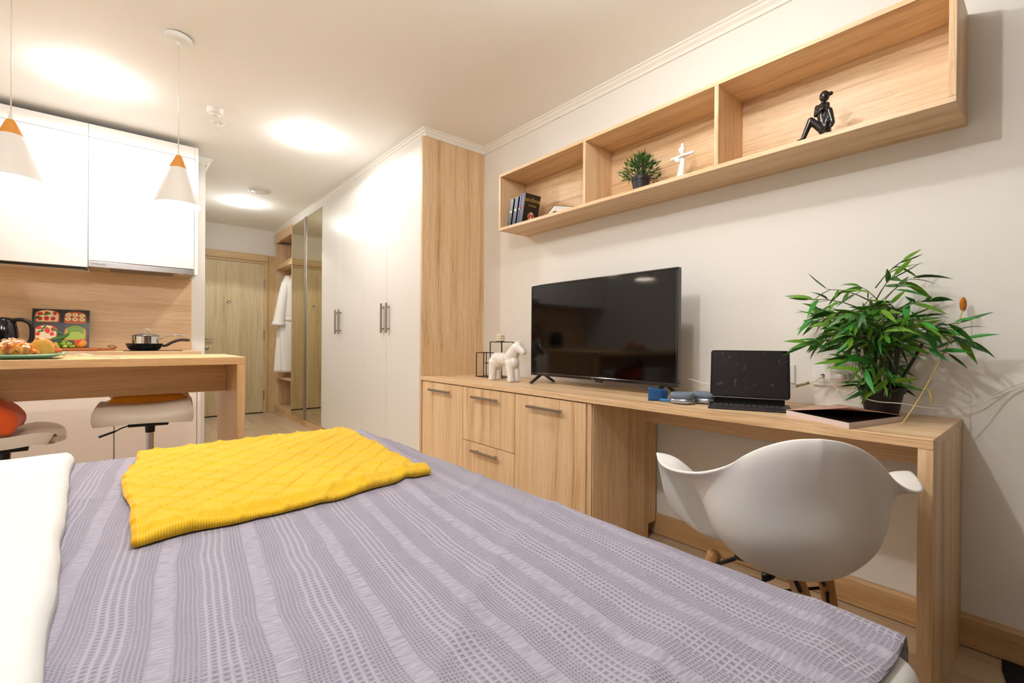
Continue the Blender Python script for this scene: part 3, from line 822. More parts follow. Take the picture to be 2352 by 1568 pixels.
mb.box(-0.125, 0.125, 0.070, 0.094, 0.006, 0.016)
mb.build('hinge_flap', BLKM, tb, local=True, bevel=0.001)
MB().box(-0.12, 0.12, 0.040, 0.085, 0.0085, 0.034).build('case_spine', plain('case_black', (10, 9, 10), 0.7), tb, local=True, bevel=0.002)

# ------------------------------------------------------------------ headphones and their case
hp = thing('headphones', 'blue grey over ear headphones lying flat on the desk', 'headphones', (1.77, 1.0, ZD))
GREY = plain('ear_cushion_mesh', (112, 124, 140), 0.9, bump=0.3, bscale=900); ALU = plain('ear_cup_aluminium', (172, 182, 200), 0.22, 0.9)
def earcup(cx_, cy_, rot, z0):
    def sup(rx, ry, prof, name, m, zc):
        mb = MB(); n = 36
        for (k, h) in prof:
            for i in range(n):
                a = 2 * PI * i / n; c, s = math.cos(a), math.sin(a)
                x = math.copysign(abs(c) ** 0.75, c) * rx * k; y = math.copysign(abs(s) ** 0.75, s) * ry * k
                mb.v.append((cx_ + x * math.cos(rot) - y * math.sin(rot), cy_ + x * math.sin(rot) + y * math.cos(rot), zc + h))
        for j in range(len(prof) - 1):
            for i in range(n): mb.f.append((j * n + i, j * n + (i + 1) % n, (j + 1) * n + (i + 1) % n, (j + 1) * n + i))
        mb.f.append(tuple(range(n))[::-1]); mb.f.append(tuple((len(prof) - 1) * n + i for i in range(n)))
        return mb.build(name, m, hp, smooth=True)
    sup(0.047, 0.038, [(0.75, 0), (0.93, 0.004), (1, 0.011), (0.97, 0.018), (0.86, 0.022)], 'ear_cup', ALU, z0)
    sup(0.0465, 0.0375, [(0.88, 0), (1.0, 0.006), (1.02, 0.013), (0.97, 0.020), (0.86, 0.024), (0.62, 0.024), (0.55, 0.016)], 'ear_cushion', GREY, z0 + 0.020)
earcup(1.735, 0.998, math.radians(100), ZD + 0.002)
earcup(1.815, 0.945, math.radians(100), ZD + 0.003)
mb = MB(); mb.tube([(1.74, 1.045, ZD + 0.012), (1.745, 1.07, ZD + 0.010), (1.76, 1.10, ZD + 0.008), (1.80, 1.13, ZD + 0.007), (1.84, 1.12, ZD + 0.007), (1.85, 1.06, ZD + 0.009), (1.835, 0.99, ZD + 0.012)], 0.0045, 8)
mb.build('headband', CHROME, hp, smooth=True)
hc_ = thing('headphone_case', 'folded dark blue soft case next to the headphones', 'case', (1.76, 1.11, ZD))
mb = MB()
def cs(u, v):
    a = PI * (0.05 + 0.9 * u)
    x = 1.775 + 0.062 * math.cos(a + PI / 2 + 0.3); y = 1.075 + 0.062 * math.sin(a) * 0.9 + 0.01
    return (x, y, ZD + 0.002 + 0.056 * v * (0.72 + 0.28 * math.sin(a)) )
mb.grid(24, 8, cs)
mb.build('case_wall', plain('case_blue', (24, 78, 138), 0.6), hc_, smooth=True, solid=0.005)
mb = MB(); mb.tube([(1.715, 1.085, ZD + 0.008), (1.725, 1.04, ZD + 0.010), (1.745, 1.02, ZD + 0.012)], 0.006, 8)
mb.build('case_flap', plain('case_blue_edge', (52, 120, 180), 0.6), hc_, smooth=True)

# ------------------------------------------------------------------ magazine
mg = thing('magazine', 'open backed magazine with pinkish cover lifting off its pages', 'magazine', (1.76, 0.45, ZD))
Lp, Fp, Rp = Vector((1.753, 0.617)), Vector((1.612, 0.400)), Vector((1.915, 0.330))
Bp = Lp + (Rp - Fp)
mb = MB()
quad = [Lp, Fp, Rp, Bp]
for k in range(6):
    z = ZD + 0.0006 + k * 0.0028; sh_ = 0.0012 * (k % 2)
    mb.prism([p + (Vector((1.83, 0.45)) - p) * sh_ for p in quad], lambda p: (p[0], p[1], z), lambda p: (p[0], p[1], z + 0.0025))
mb.build('pages', plain('magazine_pages', (226, 208, 202), 0.6), mg)
mb = MB()
def cover(u, v):
    p = Lp.lerp(Bp, u).lerp(Fp.lerp(Rp, u), v)
    h = 0.0185 + 0.046 * v ** 1.2 * (1 - u) ** 1.1 + 0.0025 * math.sin(u * 7 + v * 3) * u
    return (p.x, p.y, ZD + h)
mb.grid(24, 12, cover)
mb.build('cover', plain('magazine_cover', (214, 160, 140), 0.35, vary=0.35, bscale=14), mg, smooth=True, solid=0.0012)
mb = MB()
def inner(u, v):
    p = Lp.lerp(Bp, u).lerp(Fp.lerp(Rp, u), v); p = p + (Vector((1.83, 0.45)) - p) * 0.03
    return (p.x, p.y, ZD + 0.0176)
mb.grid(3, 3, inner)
mb.build('opening_dark', plain('magazine_opening_dark', (16, 12, 12), 0.4), mg, solid=0.0004)  # black sheet standing for the dark opening under the lifted cover

# ------------------------------------------------------------------ sockets, switch, cables
so = thing('socket_strip', 'white four gang socket frame on the wall behind the bamboo plant', 'socket', (W, 0.505, 0.873))
box('frame', WPL, W - 0.010, W, 0.352, 0.657, 0.832, 0.916, so, 0.008, seg=3)
for k, y in enumerate((0.619, 0.545, 0.470, 0.390)):
    if k == 0:
        box('cover_plate', WPL, W - 0.013, W - 0.009, y - 0.027, y + 0.027, 0.848, 0.900, so, 0.004, seg=3)
        MB().lathe([(0.006, 0), (0.006, -0.003), (0.0045, -0.003)], (W - 0.013, y, 0.874), 16, 'x').build('cable_hole', BLK, so)
    else:
        box('cover_plate', WPL, W - 0.013, W - 0.009, y - 0.027, y + 0.027, 0.847, 0.900, so, 0.004, seg=3)
        MB().lathe([(0.0205, -0.0042), (0.0195, -0.0042), (0.019, 0.012), (0.0, 0.012)], (W - 0.009, y, 0.874), 28, 'x', cap0=False, cap1=False).build('socket_well', plain('socket_white', (228, 224, 216), 0.4), so, autos=40)
        MB().lathe([(0.021, -0.0052), (0.0195, -0.0052), (0.0195, -0.004), (0.021, -0.004)], (W - 0.009, y, 0.874), 28, 'x', cap0=False, cap1=False).build('socket_ring', plain('socket_grey_ring', (196, 190, 180), 0.4), so)  # slightly greyer ring around the well
        mb = MB()
        for dy in (-0.0095, 0.0095): mb.lathe([(0.0028, 0), (0.0028, -0.001)], (W - 0.0135 + 0.001, y + dy, 0.874), 10, 'x')
        mb.build('contact_hole', BLK, so)
sw = thing('wall_switch', 'white wall switch half hidden behind the tablet', 'switch', (W, 0.75, 0.873))
box('frame', WPL, W - 0.010, W, 0.722, 0.804, 0.833, 0.915, sw, 0.006, seg=3)
box('rocker', WPL, W - 0.014, W - 0.009, 0.738, 0.788, 0.850, 0.898, sw, 0.003)
cg = thing('phone_charger', 'white plug-in charger in the second socket of the strip', 'charger', (W - 0.03, 0.545, 0.874))
mb = MB(); mb.lathe([(0.0175, -0.014), (0.018, -0.03)], (W, 0.545, 0.874), 24, 'x'); mb.build('plug', WPL, cg, autos=40)
box('adapter_body', WPL, W - 0.066, W - 0.028, 0.535, 0.585, 0.863, 0.887, cg, 0.009, seg=4)
def wire(name, label, pts, r, m, cat='cable'):
    o = MB().tube(catmull(pts, 8), r, 8).build(name, m, None, smooth=True, org=pts[0]); tag(o, label, cat); return o
CAB = plain('white_cable', (236, 230, 218), 0.4)
wire('aerial_cable', 'cream aerial cable with a metal connector running from the first socket behind the tablet', [(W - 0.012, 0.619, 0.874), (W - 0.05, 0.622, 0.862), (W - 0.06, 0.665, 0.838), (W - 0.06, 0.74, 0.818), (W - 0.05, 0.86, 0.815), (W - 0.04, 0.98, 0.822), (W - 0.05, 1.12, 0.80)], 0.0032, CAB)
cn = MB().tube([(W - 0.059, 0.652, 0.8455), (W - 0.06, 0.70, 0.8275)], 0.006, 10).build('cable_connector', plain('connector_metal', (190, 176, 140), 0.35, 0.8), None, smooth=True, org=(W - 0.06, 0.68, 0.836))
tag(cn, 'ribbed metal connector on the aerial cable right of the tablet', 'connector')
wire('television_cable', 'thin cream cable hanging behind the television over the desktop', [(W - 0.09, 1.16, 0.83), (W - 0.07, 1.05, 0.80), (W - 0.05, 1.10, 0.768), (W - 0.06, 1.3, 0.758), (W - 0.08, 1.6, 0.758), (W - 0.07, 1.9, 0.758), (W - 0.04, 2.05, 0.77)], 0.0025, CAB)
wire('charger_cable', 'thin white charging cable looping from the charger past the plant pot', [(W - 0.06, 0.575, 0.866), (W - 0.065, 0.572, 0.845), (W - 0.07, 0.55, 0.828), (2.02, 0.49, 0.818), (1.90, 0.40, 0.812), (1.895, 0.33, 0.812), (1.95, 0.27, 0.800), (2.05, 0.19, 0.805), (W - 0.02, 0.10, 0.86), (W - 0.012, 0.0, 0.90)], 0.0018, CAB)
wire('lamp_cable', 'second thin white cable crossing the wall to the right of the plant', [(2.09, 0.30, 0.80), (2.10, 0.24, 0.795), (2.11, 0.18, 0.815), (W - 0.015, 0.10, 0.872), (W - 0.01, 0.0, 0.93)], 0.0016, CAB)
for m_ in (): pass

# ------------------------------------------------------------------ bamboo plant
PX, PY = 1.985, 0.400
bp = thing('potted_bamboo', 'leafy green artificial bamboo in a black pot on the desk end', 'plant', (PX, PY, ZD))
mb = MB()
pts4 = [(0.041, 0.0), (0.055, 0.080), (0.060, 0.082), (0.0635, 0.102), (0.058, 0.102), (0.056, 0.086), (0.0, 0.086)]
mb.lathe([(r * 1.08, h) for r, h in pts4], (PX, PY, ZD + 0.0005), 28, sx=0.95, sy=1.0, cap1=False)
mb.build('pot', plain('black_pot', (18, 16, 17), 0.5), bp, autos=35)
CANE = plain('bamboo_cane', (44, 46, 24), 0.5); TWIG = plain('bamboo_twig', (92, 84, 40), 0.6)
LEAFS = [plain('bamboo_leaf_' + n, c, 0.42, spec=0.4, vary=0.25, bscale=30) for n, c in (('deep', (42, 92, 30)), ('mid', (66, 122, 34)), ('fresh', (104, 150, 40)), ('bright', (48, 138, 44)))]
def leaf_mesh(k):
    L_ = 0.085; wd_ = 0.0074 * (0.85 + 0.1 * k); bend = (-0.25, 0.15, 0.4, 0.7)[k % 4]
    mb = MB(); n = 6
    for i in range(n + 1):
        t = i / n; x = L_ * t; hw_ = wd_ * (math.sin(PI * t ** 0.72) ** 0.9 if 0 < t < 1 else 0.03); zz = -bend * L_ * t * t * 0.5
        mb.v += [(x, -hw_, zz + 0.25 * hw_), (x, 0, zz), (x, hw_, zz + 0.25 * hw_)]
    for i in range(n):
        a = i * 3
        mb.f += [(a, a + 1, a + 4, a + 3), (a + 1, a + 2, a + 5, a + 4)]
    return mb
lm = []
for k in range(4):
    for q in range(4):
        o = leaf_mesh(k).build('leaf', LEAFS[q], bp, smooth=True, local=True); lm.append(o)
first = list(lm); used_first = [False] * len(lm)
canes = []
rnd = random.Random(11)
for k, (dx, dy, hgt) in enumerate([(-0.012, 0.012, 0.40), (0.016, -0.008, 0.37), (-0.004, -0.024, 0.36), (0.012, 0.026, 0.38), (-0.022, -0.004, 0.30), (0.0, 0.034, 0.28), (0.02, -0.03, 0.25)]):
    a = Vector((PX + dx, PY + dy, ZD + 0.085)); b = Vector((PX + dx * 2.6, PY + dy * 2.6 + rnd.uniform(-.02, .02), ZD + hgt))
    P = [a.lerp(b, t) + Vector((rnd.uniform(-.004, .004), rnd.uniform(-.004, .004), 0)) for t in (0, .25, .5, .75, 1)]
    MB().tube(P, [0.0085, 0.008, 0.0075, 0.006, 0.004] if k < 4 else [0.005] * 5, 8).build('cane', CANE, bp, smooth=True)
    canes.append((a, b, hgt))
nleaf = 0
extra_leaves = [MB() for _ in range(4)]
def put_leaf(pos, dirv, scale):
    global nleaf
    k = rnd.choices(range(16), weights=[(3, 4, 3, 2)[i % 4] for i in range(16)])[0]
    src = first[k]
    if nleaf >= 285:
        o = None
    elif not used_first[k]:
        o = src; used_first[k] = True
    else:
        o = src.copy(); COL.objects.link(o); o.parent = bp
    d = dirv.normalized()
    for _ in range(6):
        if pos.x + d.x * 0.095 * scale > W - 0.02: d.x -= 0.25; d.normalize()
    ref = Vector((0, 0, 1)); y = ref.cross(d)
    if y.length < 0.1: y = Vector((0, 1, 0))
    y.normalize(); z = d.cross(y)
    Rm = Matrix((d, y, z)).transposed()
    Rm = Rm @ Matrix.Rotation(rnd.uniform(-1.2, 1.2), 3, 'X')
    nleaf += 1
    if o is None:
        lf = leaf_mesh(k // 4); T4 = Matrix.Translation(pos) @ Rm.to_4x4() @ Matrix.Scale(scale, 4)
        extra_leaves[k % 4].add([T4 @ Vector(v) for v in lf.v], lf.f)
    else:
        o.matrix_local = Matrix.Translation(pos - Vector((PX, PY, ZD))) @ Rm.to_4x4() @ Matrix.Scale(scale, 4)
# twigs: (cane, height, azimuth where 0 = +y (left in view), pitch, length)
twigs = []
for i in range(52):
    az = rnd.uniform(0, 2 * PI)
    c = rnd.choice(canes[:6]); tz = rnd.uniform(0.45, 1.0)
    st = c[0].lerp(c[1], tz)
    hr = st.z - ZD
    ln = rnd.uniform(0.10, 0.20) * (1.05 if hr > 0.2 else 0.85)
    pit = rnd.uniform(-0.05, 0.55)
    twigs.append((st, az, pit, ln))
for az, pit, ln, zt in ((1.45, 0.25, 0.235, 0.30), (1.62, 0.1, 0.21, 0.27), (1.3, 0.5, 0.20, 0.33), (1.75, 0.35, 0.19, 0.24), (-1.45, 0.12, 0.235, 0.28), (-1.6, 0.55, 0.22, 0.25), (-1.3, 0.45, 0.22, 0.27), (-1.8, 0.05, 0.20, 0.30), (-1.5, -0.1, 0.18, 0.20), (1.5, -0.15, 0.17, 0.20),
                        (-1.35, -0.35, 0.12, 0.16), (-1.2, -0.5, 0.10, 0.14), (-1.7, -0.25, 0.15, 0.19), (-1.9, -0.4, 0.13, 0.17), (-1.3, -0.3, 0.2, 0.22), (1.35, 0.0, 0.20, 0.24), (1.6, 0.3, 0.16, 0.31), (-1.55, 0.2, 0.20, 0.31), (0.2, 0.2, 0.12, 0.27), (-2.6, 0.4, 0.12, 0.3), (2.9, 1.0, 0.13, 0.44), (-2.4, 0.9, 0.12, 0.40), (2.2, 0.8, 0.14, 0.40), (0.4, 0.9, 0.12, 0.38)):
    twigs.append((Vector((PX + rnd.uniform(-.02, .02), PY + rnd.uniform(-.02, .02), ZD + zt)), PI / 2 - az + PI / 2 - PI / 2, pit, ln))
tw = MB()
twigs.sort(key=lambda q: -q[3])
for st, az, pit, ln in twigs:
    hd = Vector((math.cos(az), math.sin(az), 0))
    P = []
    for t in (0, .33, .66, 1):
        p = st + hd * ln * t * math.cos(pit) + Vector((0, 0, ln * (math.sin(pit) * t + 0.10 * t - 0.28 * t * t)))
        if p.x > W - 0.05: p.x = W - 0.05
        P.append(p)
    tw.tube(P, [0.0022, 0.0018, 0.0014, 0.001], 5)
    nl = 6 if ln < 0.17 else 8
    for q in range(nl):
        t = 0.35 + 0.65 * q / (nl - 1)
        pos = st + hd * ln * t * math.cos(pit) + Vector((0, 0, ln * (math.sin(pit) * t + 0.10 * t - 0.28 * t * t)))
        if pos.x > W - 0.05: pos.x = W - 0.05
        sp_ = (1 if q % 2 else -1) * rnd.uniform(0.3, 0.95) * (0.25 if q == nl - 1 else 1)
        d = Matrix.Rotation(sp_, 3, 'Z') @ hd
        d = Vector((d.x, d.y, rnd.uniform(-0.95, 0.5) + 0.35 * math.sin(pit)))
        if pos.x + d.x * 0.1 > W - 0.012: d.x = min(d.x, (W - 0.012 - pos.x) / 0.1)
        put_leaf(pos, d, rnd.uniform(0.75, 1.25))
for k in range(9):
    a = 2 * PI * k / 9 + 0.3
    pos = Vector((PX + 0.03 * math.cos(a), PY + 0.03 * math.sin(a), ZD + 0.115))
    put_leaf(pos, Vector((math.cos(a), math.sin(a), rnd.uniform(-0.9, 0.2))), rnd.uniform(0.8, 1.15))
tw.build('twigs', TWIG, bp, smooth=True)
for k, e_ in enumerate(extra_leaves):
    if e_.v: stuff(e_.build('foliage', LEAFS[k], bp, smooth=True))
for k, u_ in enumerate(used_first):
    if not u_: bpy.data.objects.remove(first[k])

rd = thing('dried_reed', 'dry yellow reed with an orange seed head leaning by the plant', 'reed', (1.80, 0.315, ZD))
P = catmull([(1.80, 0.315, ZD + 0.003), (1.86, 0.285, 0.83), (1.97, 0.250, 0.95), (2.06, 0.222, 1.06), (2.10, 0.212, 1.115)], 6)
MB().tube(P, 0.0019, 8).build('stalk', plain('reed_straw', (206, 180, 108), 0.7), rd, smooth=True)
mb = MB(); mb.ell((2.104, 0.212, 1.133), (0.009, 0.009, 0.024), 12, 8)
mb.build('seed_head', plain('reed_orange', (196, 116, 30), 0.9, bump=0.8, bscale=300), rd, smooth=True)
MB().tube([(1.905, 0.272, 0.87), (1.915, 0.262, 0.84), (1.91, 0.262, 0.81)], [0.002, 0.005, 0.001], 6).build('dry_leaf', plain('reed_leaf', (200, 178, 120), 0.7), rd, smooth=True)

# ------------------------------------------------------------------ white wooden horse
def horse():
    m = MB()
    X = 1.83
    def V(y, z, dx=0): return (X + dx, y, z)
    m.cap(V(2.335, 0.893), V(2.20, 0.888), 0.040, 0.042)          # barrel
    m.cap(V(2.345, 0.885), V(2.33, 0.875), 0.042)
    m.cap(V(2.205, 0.895), V(2.150, 0.962), 0.047, 0.034)         # neck
    m.cap(V(2.20, 0.885), V(2.175, 0.875), 0.042, 0.038)          # chest
    m.cap(V(2.150, 0.965), V(2.128, 0.975), 0.030, 0.026)
    m.cap(V(2.138, 0.968), V(2.085, 0.937), 0.030, 0.019)         # head
    for s in (-1, 1):
        m.cap(V(2.135, 0.99, s * 0.010), V(2.122, 1.008, s * 0.012), 0.010, 0.005)
        m.cap(V(2.352, 0.868, s * 0.022), V(2.358, ZD + 0.018, s * 0.024), 0.029, 0.019)
        m.cap(V(2.188, 0.868, s * 0.022), V(2.170, ZD + 0.018, s * 0.024), 0.029, 0.019)
        m.box(X + s * 0.024 - 0.018, X + s * 0.024 + 0.018, 2.340, 2.376, ZD + 0.0005, ZD + 0.03)
        m.box(X + s * 0.024 - 0.018, X + s * 0.024 + 0.018, 2.152, 2.188, ZD + 0.0005, ZD + 0.03)
    return m
o = horse().build('horse_figurine', plain('white_glaze', (240, 236, 230), 0.22, coat=0.6), None, org=(1.83, 2.26, ZD), remesh=0.0042, smo=9)
tag(o, 'glossy white wooden horse figurine beside the television', 'figurine')

# ------------------------------------------------------------------ wire candle stand and bubble candle
st_ = thing('candle_stand', 'black geometric wire stand of three square frames behind the white horse', 'stand', (1.95, 2.55, ZD))
def frame3(x0, x1, y0, y1, z1, legs_):
    mb = MB(); z0 = ZD + 0.003; r = 0.0048
    for z in (z0, z1):
        for a, b in (((x0, y0), (x1, y0)), ((x1, y0), (x1, y1)), ((x1, y1), (x0, y1)), ((x0, y1), (x0, y0))):
            mb.bar((*a, z), (*b, z), r)
    for q in legs_: mb.bar((*q, z0), (*q, z1), r)
    return mb.build('wire_frame', BLKM, st_)
frame3(1.900, 1.985, 2.575, 2.66, 0.922, [(1.900, 2.575), (1.985, 2.66), (1.900, 2.66)])
frame3(1.955, 2.055, 2.445, 2.575, 0.996, [(1.955, 2.575), (1.955, 2.445), (2.055, 2.445), (2.055, 2.575)])
frame3(1.900, 1.975, 2.43, 2.565, 0.852, [(1.900, 2.43), (1.900, 2.505), (1.975, 2.565)])
mb = MB(); mb.box(1.957, 2.053, 2.447, 2.573, 0.9985, 0.9995); mb.build('top_tray', BLKM, st_)
mb = MB()
for i in range(3):
    for j in range(3):
        for k in range(3): mb.ell((1.983 + i * 0.0165, 2.505 + (j - 1) * 0.0165 + 0.012, 1.0085 + k * 0.0165), (0.0098, 0.0098, 0.0098), 10, 8)
mb.box(1.98, 2.02, 2.50, 2.534, 1.0, 1.045)
o = mb.build('bubble_candle', plain('cream_wax', (240, 228, 204), 0.45), None, smooth=True, org=(2.0, 2.517, 0.9995))
tag(o, 'small cream bubble cube candle on top of the wire stand', 'candle')

# ------------------------------------------------------------------ things on the wall shelf
ZS = SZ0 + T
ART = [plain('cover_red', (190, 62, 40), 0.5), plain('cover_pale', (226, 214, 190), 0.5), plain('cover_gold', (196, 160, 70), 0.4, 0.4)]
def book(y, lean, th, hgt, dep, col, x0, label, extras=False, band=None):
    t = thing('book', label, 'book', (x0, y, ZS), 0, 'dark hardbacks leaning at the left end of the wall shelf')
    R = Matrix.Rotation(lean, 3, 'X')
    def tf(p): return R @ Vector(p)
    def bx(name, m, a0, a1, b0, b1, c0, c1, bev=0.0008):
        mb = MB().box(a0, a1, b0, b1, c0, c1); mb.v = [tuple(tf(v)) for v in mb.v]
        return mb.build(name, m, t, local=True, bevel=bev)
    m = plain('book_cover', col, 0.32)
    # spine faces -x; covers are planes of constant y
    bx('front_cover', m, 0, dep, -th, -th + 0.0025, 0, hgt)
    bx('back_cover', m, 0, dep, -0.0025, 0, 0, hgt)
    bx('spine', m, -0.003, 0.003, -th, 0, 0, hgt, 0.0012)
    bx('pages', plain('paper', (226, 216, 196), 0.8), 0.003, dep - 0.004, -th + 0.0025, -0.0025, 0.003, hgt - 0.003, 0)
    bx('spine_band', ART[1] if band is None else band, -0.0036, -0.003, -th * 0.85, -th * 0.15, hgt * 0.50, hgt * 0.57, 0)
    if extras:
        def place(y_, z_, xx): return Matrix.Translation(tf((xx, y_, z_))) @ Matrix.Rotation(lean, 4, 'X') @ Matrix.Rotation(PI / 2, 4, 'X')
        gold = plain('gold_lettering', (214, 178, 70), 0.35, 0.3)
        for s_, z_, txt in ((0.008, 0.165, '\u041c.\u0410.'), (0.024, 0.150, '\u0428\u041e\u041b\u041e\u0425\u041e\u0412'), (0.013, 0.120, '\u0422\u0438\u0445\u0438\u0439 \u0414\u043e\u043d')):
            lettering('title_lettering', txt, s_, gold, t, place(-th - 0.0003, z_, dep / 2))
        mb = MB(); mb.lathe([(0.0, 0), (0.028, 0)], (0, 0, 0), 24, 'y', cap0=False, cap1=False)
        mb.v = [tuple(tf((v[0] * 0.95 + dep / 2, -th - 0.0004, v[2] + 0.052))) for v in mb.v]; mb.build('cover_picture', ART[1], t, local=True)
        for (px_, pz_, rx, rz) in ((-0.012, 0.058, 0.009, 0.016), (0.012, 0.058, 0.011, 0.014), (0.02, 0.035, 0.016, 0.012), (-0.02, 0.04, 0.006, 0.012)):
            mb = MB(); mb.lathe([(0.0, 0), (1, 0)], (0, 0, 0), 12, 'y', cap0=False, cap1=False)
            mb.v = [tuple(tf((v[0] * rx + dep / 2 + px_, -th - 0.0008, v[2] * rz + pz_))) for v in mb.v]; mb.build('cover_figure', ART[0], t, local=True)
    return t
b1 = book(2.352, 0.20, 0.030, 0.178, 0.12, (26, 24, 30), XS + 0.018, 'dark hardback nearest the left end of the wall shelf')
b2 = book(2.308, 0.20, 0.032, 0.182, 0.12, (28, 26, 34), XS + 0.018, 'dark hardback second from the left end of the wall shelf')
b4 = book(2.262, 0.20, 0.014, 0.180, 0.12, (62, 52, 150), XS + 0.018, 'thin violet spined book between the dark hardbacks')
b3 = book(2.243, 0.20, 0.036, 0.190, 0.125, (18, 16, 18), XS + 0.016, 'dark hardback with gold title and red picture on its cover', True, ART[0])
t = thing('book', 'pale book lying flat beside the leaning hardbacks on the shelf', 'book', (2.0, 1.95, ZS))
Rz = Matrix.Rotation(-0.55, 3, 'Z')
def flat(name, m, x0, x1, y0, y1, z0, z1):
    mb = MB().box(x0, x1, y0, y1, z0, z1); mb.v = [tuple(Rz @ Vector(v)) for v in mb.v]; return mb.build(name, m, t, local=True, bevel=0.001)
flat('cover', plain('flat_book_cover', (92, 60, 50), 0.4), -0.065, 0.065, -0.10, 0.09, 0.034, 0.0365)
flat('back_cover', plain('flat_book_back', (150, 120, 60), 0.4), -0.065, 0.065, -0.10, 0.09, 0.0005, 0.003)
flat('pages', plain('flat_book_pages', (240, 234, 222), 0.8), -0.062, 0.062, -0.098, 0.086, 0.003, 0.034)
flat('spine', plain('flat_book_spine', (206, 208, 190), 0.5), -0.066, 0.066, 0.086, 0.091, 0.0005, 0.0365)

gp = thing('potted_grass', 'small bushy green artificial plant in a black pot on the wall shelf', 'plant', (1.985, 1.375, ZS))
MB().lathe([(0.036, 0), (0.044, 0.058), (0.047, 0.059), (0.048, 0.076), (0.043, 0.076), (0.042, 0.066), (0, 0.066)], (1.985, 1.375, ZS + 0.0005), 26, cap1=False).build('pot', plain('black_pot_small', (32, 30, 33), 0.5), gp, autos=35)
gm = [plain('grass_' + n, c, 0.45, vary=0.2, bscale=40) for n, c in (('deep', (20, 66, 26)), ('mid', (36, 92, 30)), ('light', (94, 124, 36)))]
rnd = random.Random(5)
for k in range(3):
    mb = MB()
    for i in range(190):
        a = rnd.uniform(0, 2 * PI); el = rnd.uniform(-0.25, 1.45); rr = rnd.uniform(0.45, 1.0)
        d = Vector((math.cos(a) * math.cos(el), math.sin(a) * math.cos(el), math.sin(el)))
        c0 = Vector((1.985, 1.375, ZS + 0.105)) + Vector((d.x * 0.085 * rr, d.y * 0.092 * rr, d.z * 0.095 * rr - 0.012))
        if c0.x > W - 0.06: c0.x = W - 0.06 - rnd.uniform(0, .05)
        L_ = rnd.uniform(0.022, 0.042); dd = (d + Vector((rnd.uniform(-.5, .5), rnd.uniform(-.5, .5), rnd.uniform(-.3, .6)))).normalized()
        s_ = dd.cross(Vector((rnd.uniform(-1, 1), rnd.uniform(-1, 1), rnd.uniform(-1, 1)))).normalized() * 0.0032
        nrm = dd.cross(s_).normalized() * 0.0008
        p1 = c0 + dd * L_ * 0.45; p2 = c0 + dd * L_
        mb.add([c0, p1 + s_, p2, p1 - s_, p1 + nrm], [(0, 1, 4), (1, 2, 4), (2, 3, 4), (3, 0, 4)])
    stuff(mb.build('foliage', gm[k], gp))
mb = MB()
for i in range(60):
    a = rnd.uniform(0, 2 * PI); el = rnd.uniform(-0.1, 1.4)
    d = Vector((math.cos(a) * math.cos(el), math.sin(a) * math.cos(el), math.sin(el)))
    e = Vector((1.985, 1.375, ZS + 0.095)) + Vector((d.x * 0.07, d.y * 0.08, d.z * 0.08))
    mb.tube([(1.985 + d.x * 0.02, 1.375 + d.y * 0.02, ZS + 0.066), e], [0.0016, 0.0008], 4)
stuff(mb.build('stems', gm[0], gp))

def figure_white():
    m = MB(); X = 1.99
    m.box(X - 0.02, X + 0.02, 1.128, 1.192, ZS + 0.0005, ZS + 0.009)
    m.cap((X, 1.16, ZS + 0.012), (X, 1.150, ZS + 0.10), 0.0165, 0.012)
    m.cap((X + 0.004, 1.172, ZS + 0.01), (X + 0.004, 1.163, ZS + 0.09), 0.014, 0.008)
    m.cap((X, 1.152, ZS + 0.098), (X, 1.152, ZS + 0.118), 0.0125, 0.010)
    m.cap((X, 1.150, ZS + 0.121), (X - 0.006, 1.205, ZS + 0.117), 0.0085, 0.0075)   # left arm out
    m.cap((X - 0.008, 1.205, ZS + 0.115), (X - 0.018, 1.160, ZS + 0.113), 0.0072, 0.0065)
    m.cap((X, 1.150, ZS + 0.121), (X + 0.002, 1.100, ZS + 0.124), 0.0085, 0.0075)
    m.cap((X + 0.002, 1.100, ZS + 0.123), (X - 0.018, 1.148, ZS + 0.116), 0.0072, 0.006)
    m.cap((X, 1.152, ZS + 0.125), (X, 1.152, ZS + 0.135), 0.006)
    m.ell((X, 1.155, ZS + 0.149), (0.0155, 0.0165, 0.0175), 16, 12)
    m.ell((X + 0.002, 1.153, ZS + 0.172), (0.0085, 0.0085, 0.010), 12, 10)
    m.cap((X - 0.014, 1.176, ZS + 0.104), (X - 0.014, 1.166, ZS + 0.098), 0.010)
    return m
o = figure_white().build('reader_figurine', plain('white_ceramic', (246, 242, 236), 0.3, coat=0.3), None, org=(1.99, 1.16, ZS), remesh=0.0022, smo=2)
tag(o, 'slim white abstract standing figurine beside the small grass plant', 'figurine')
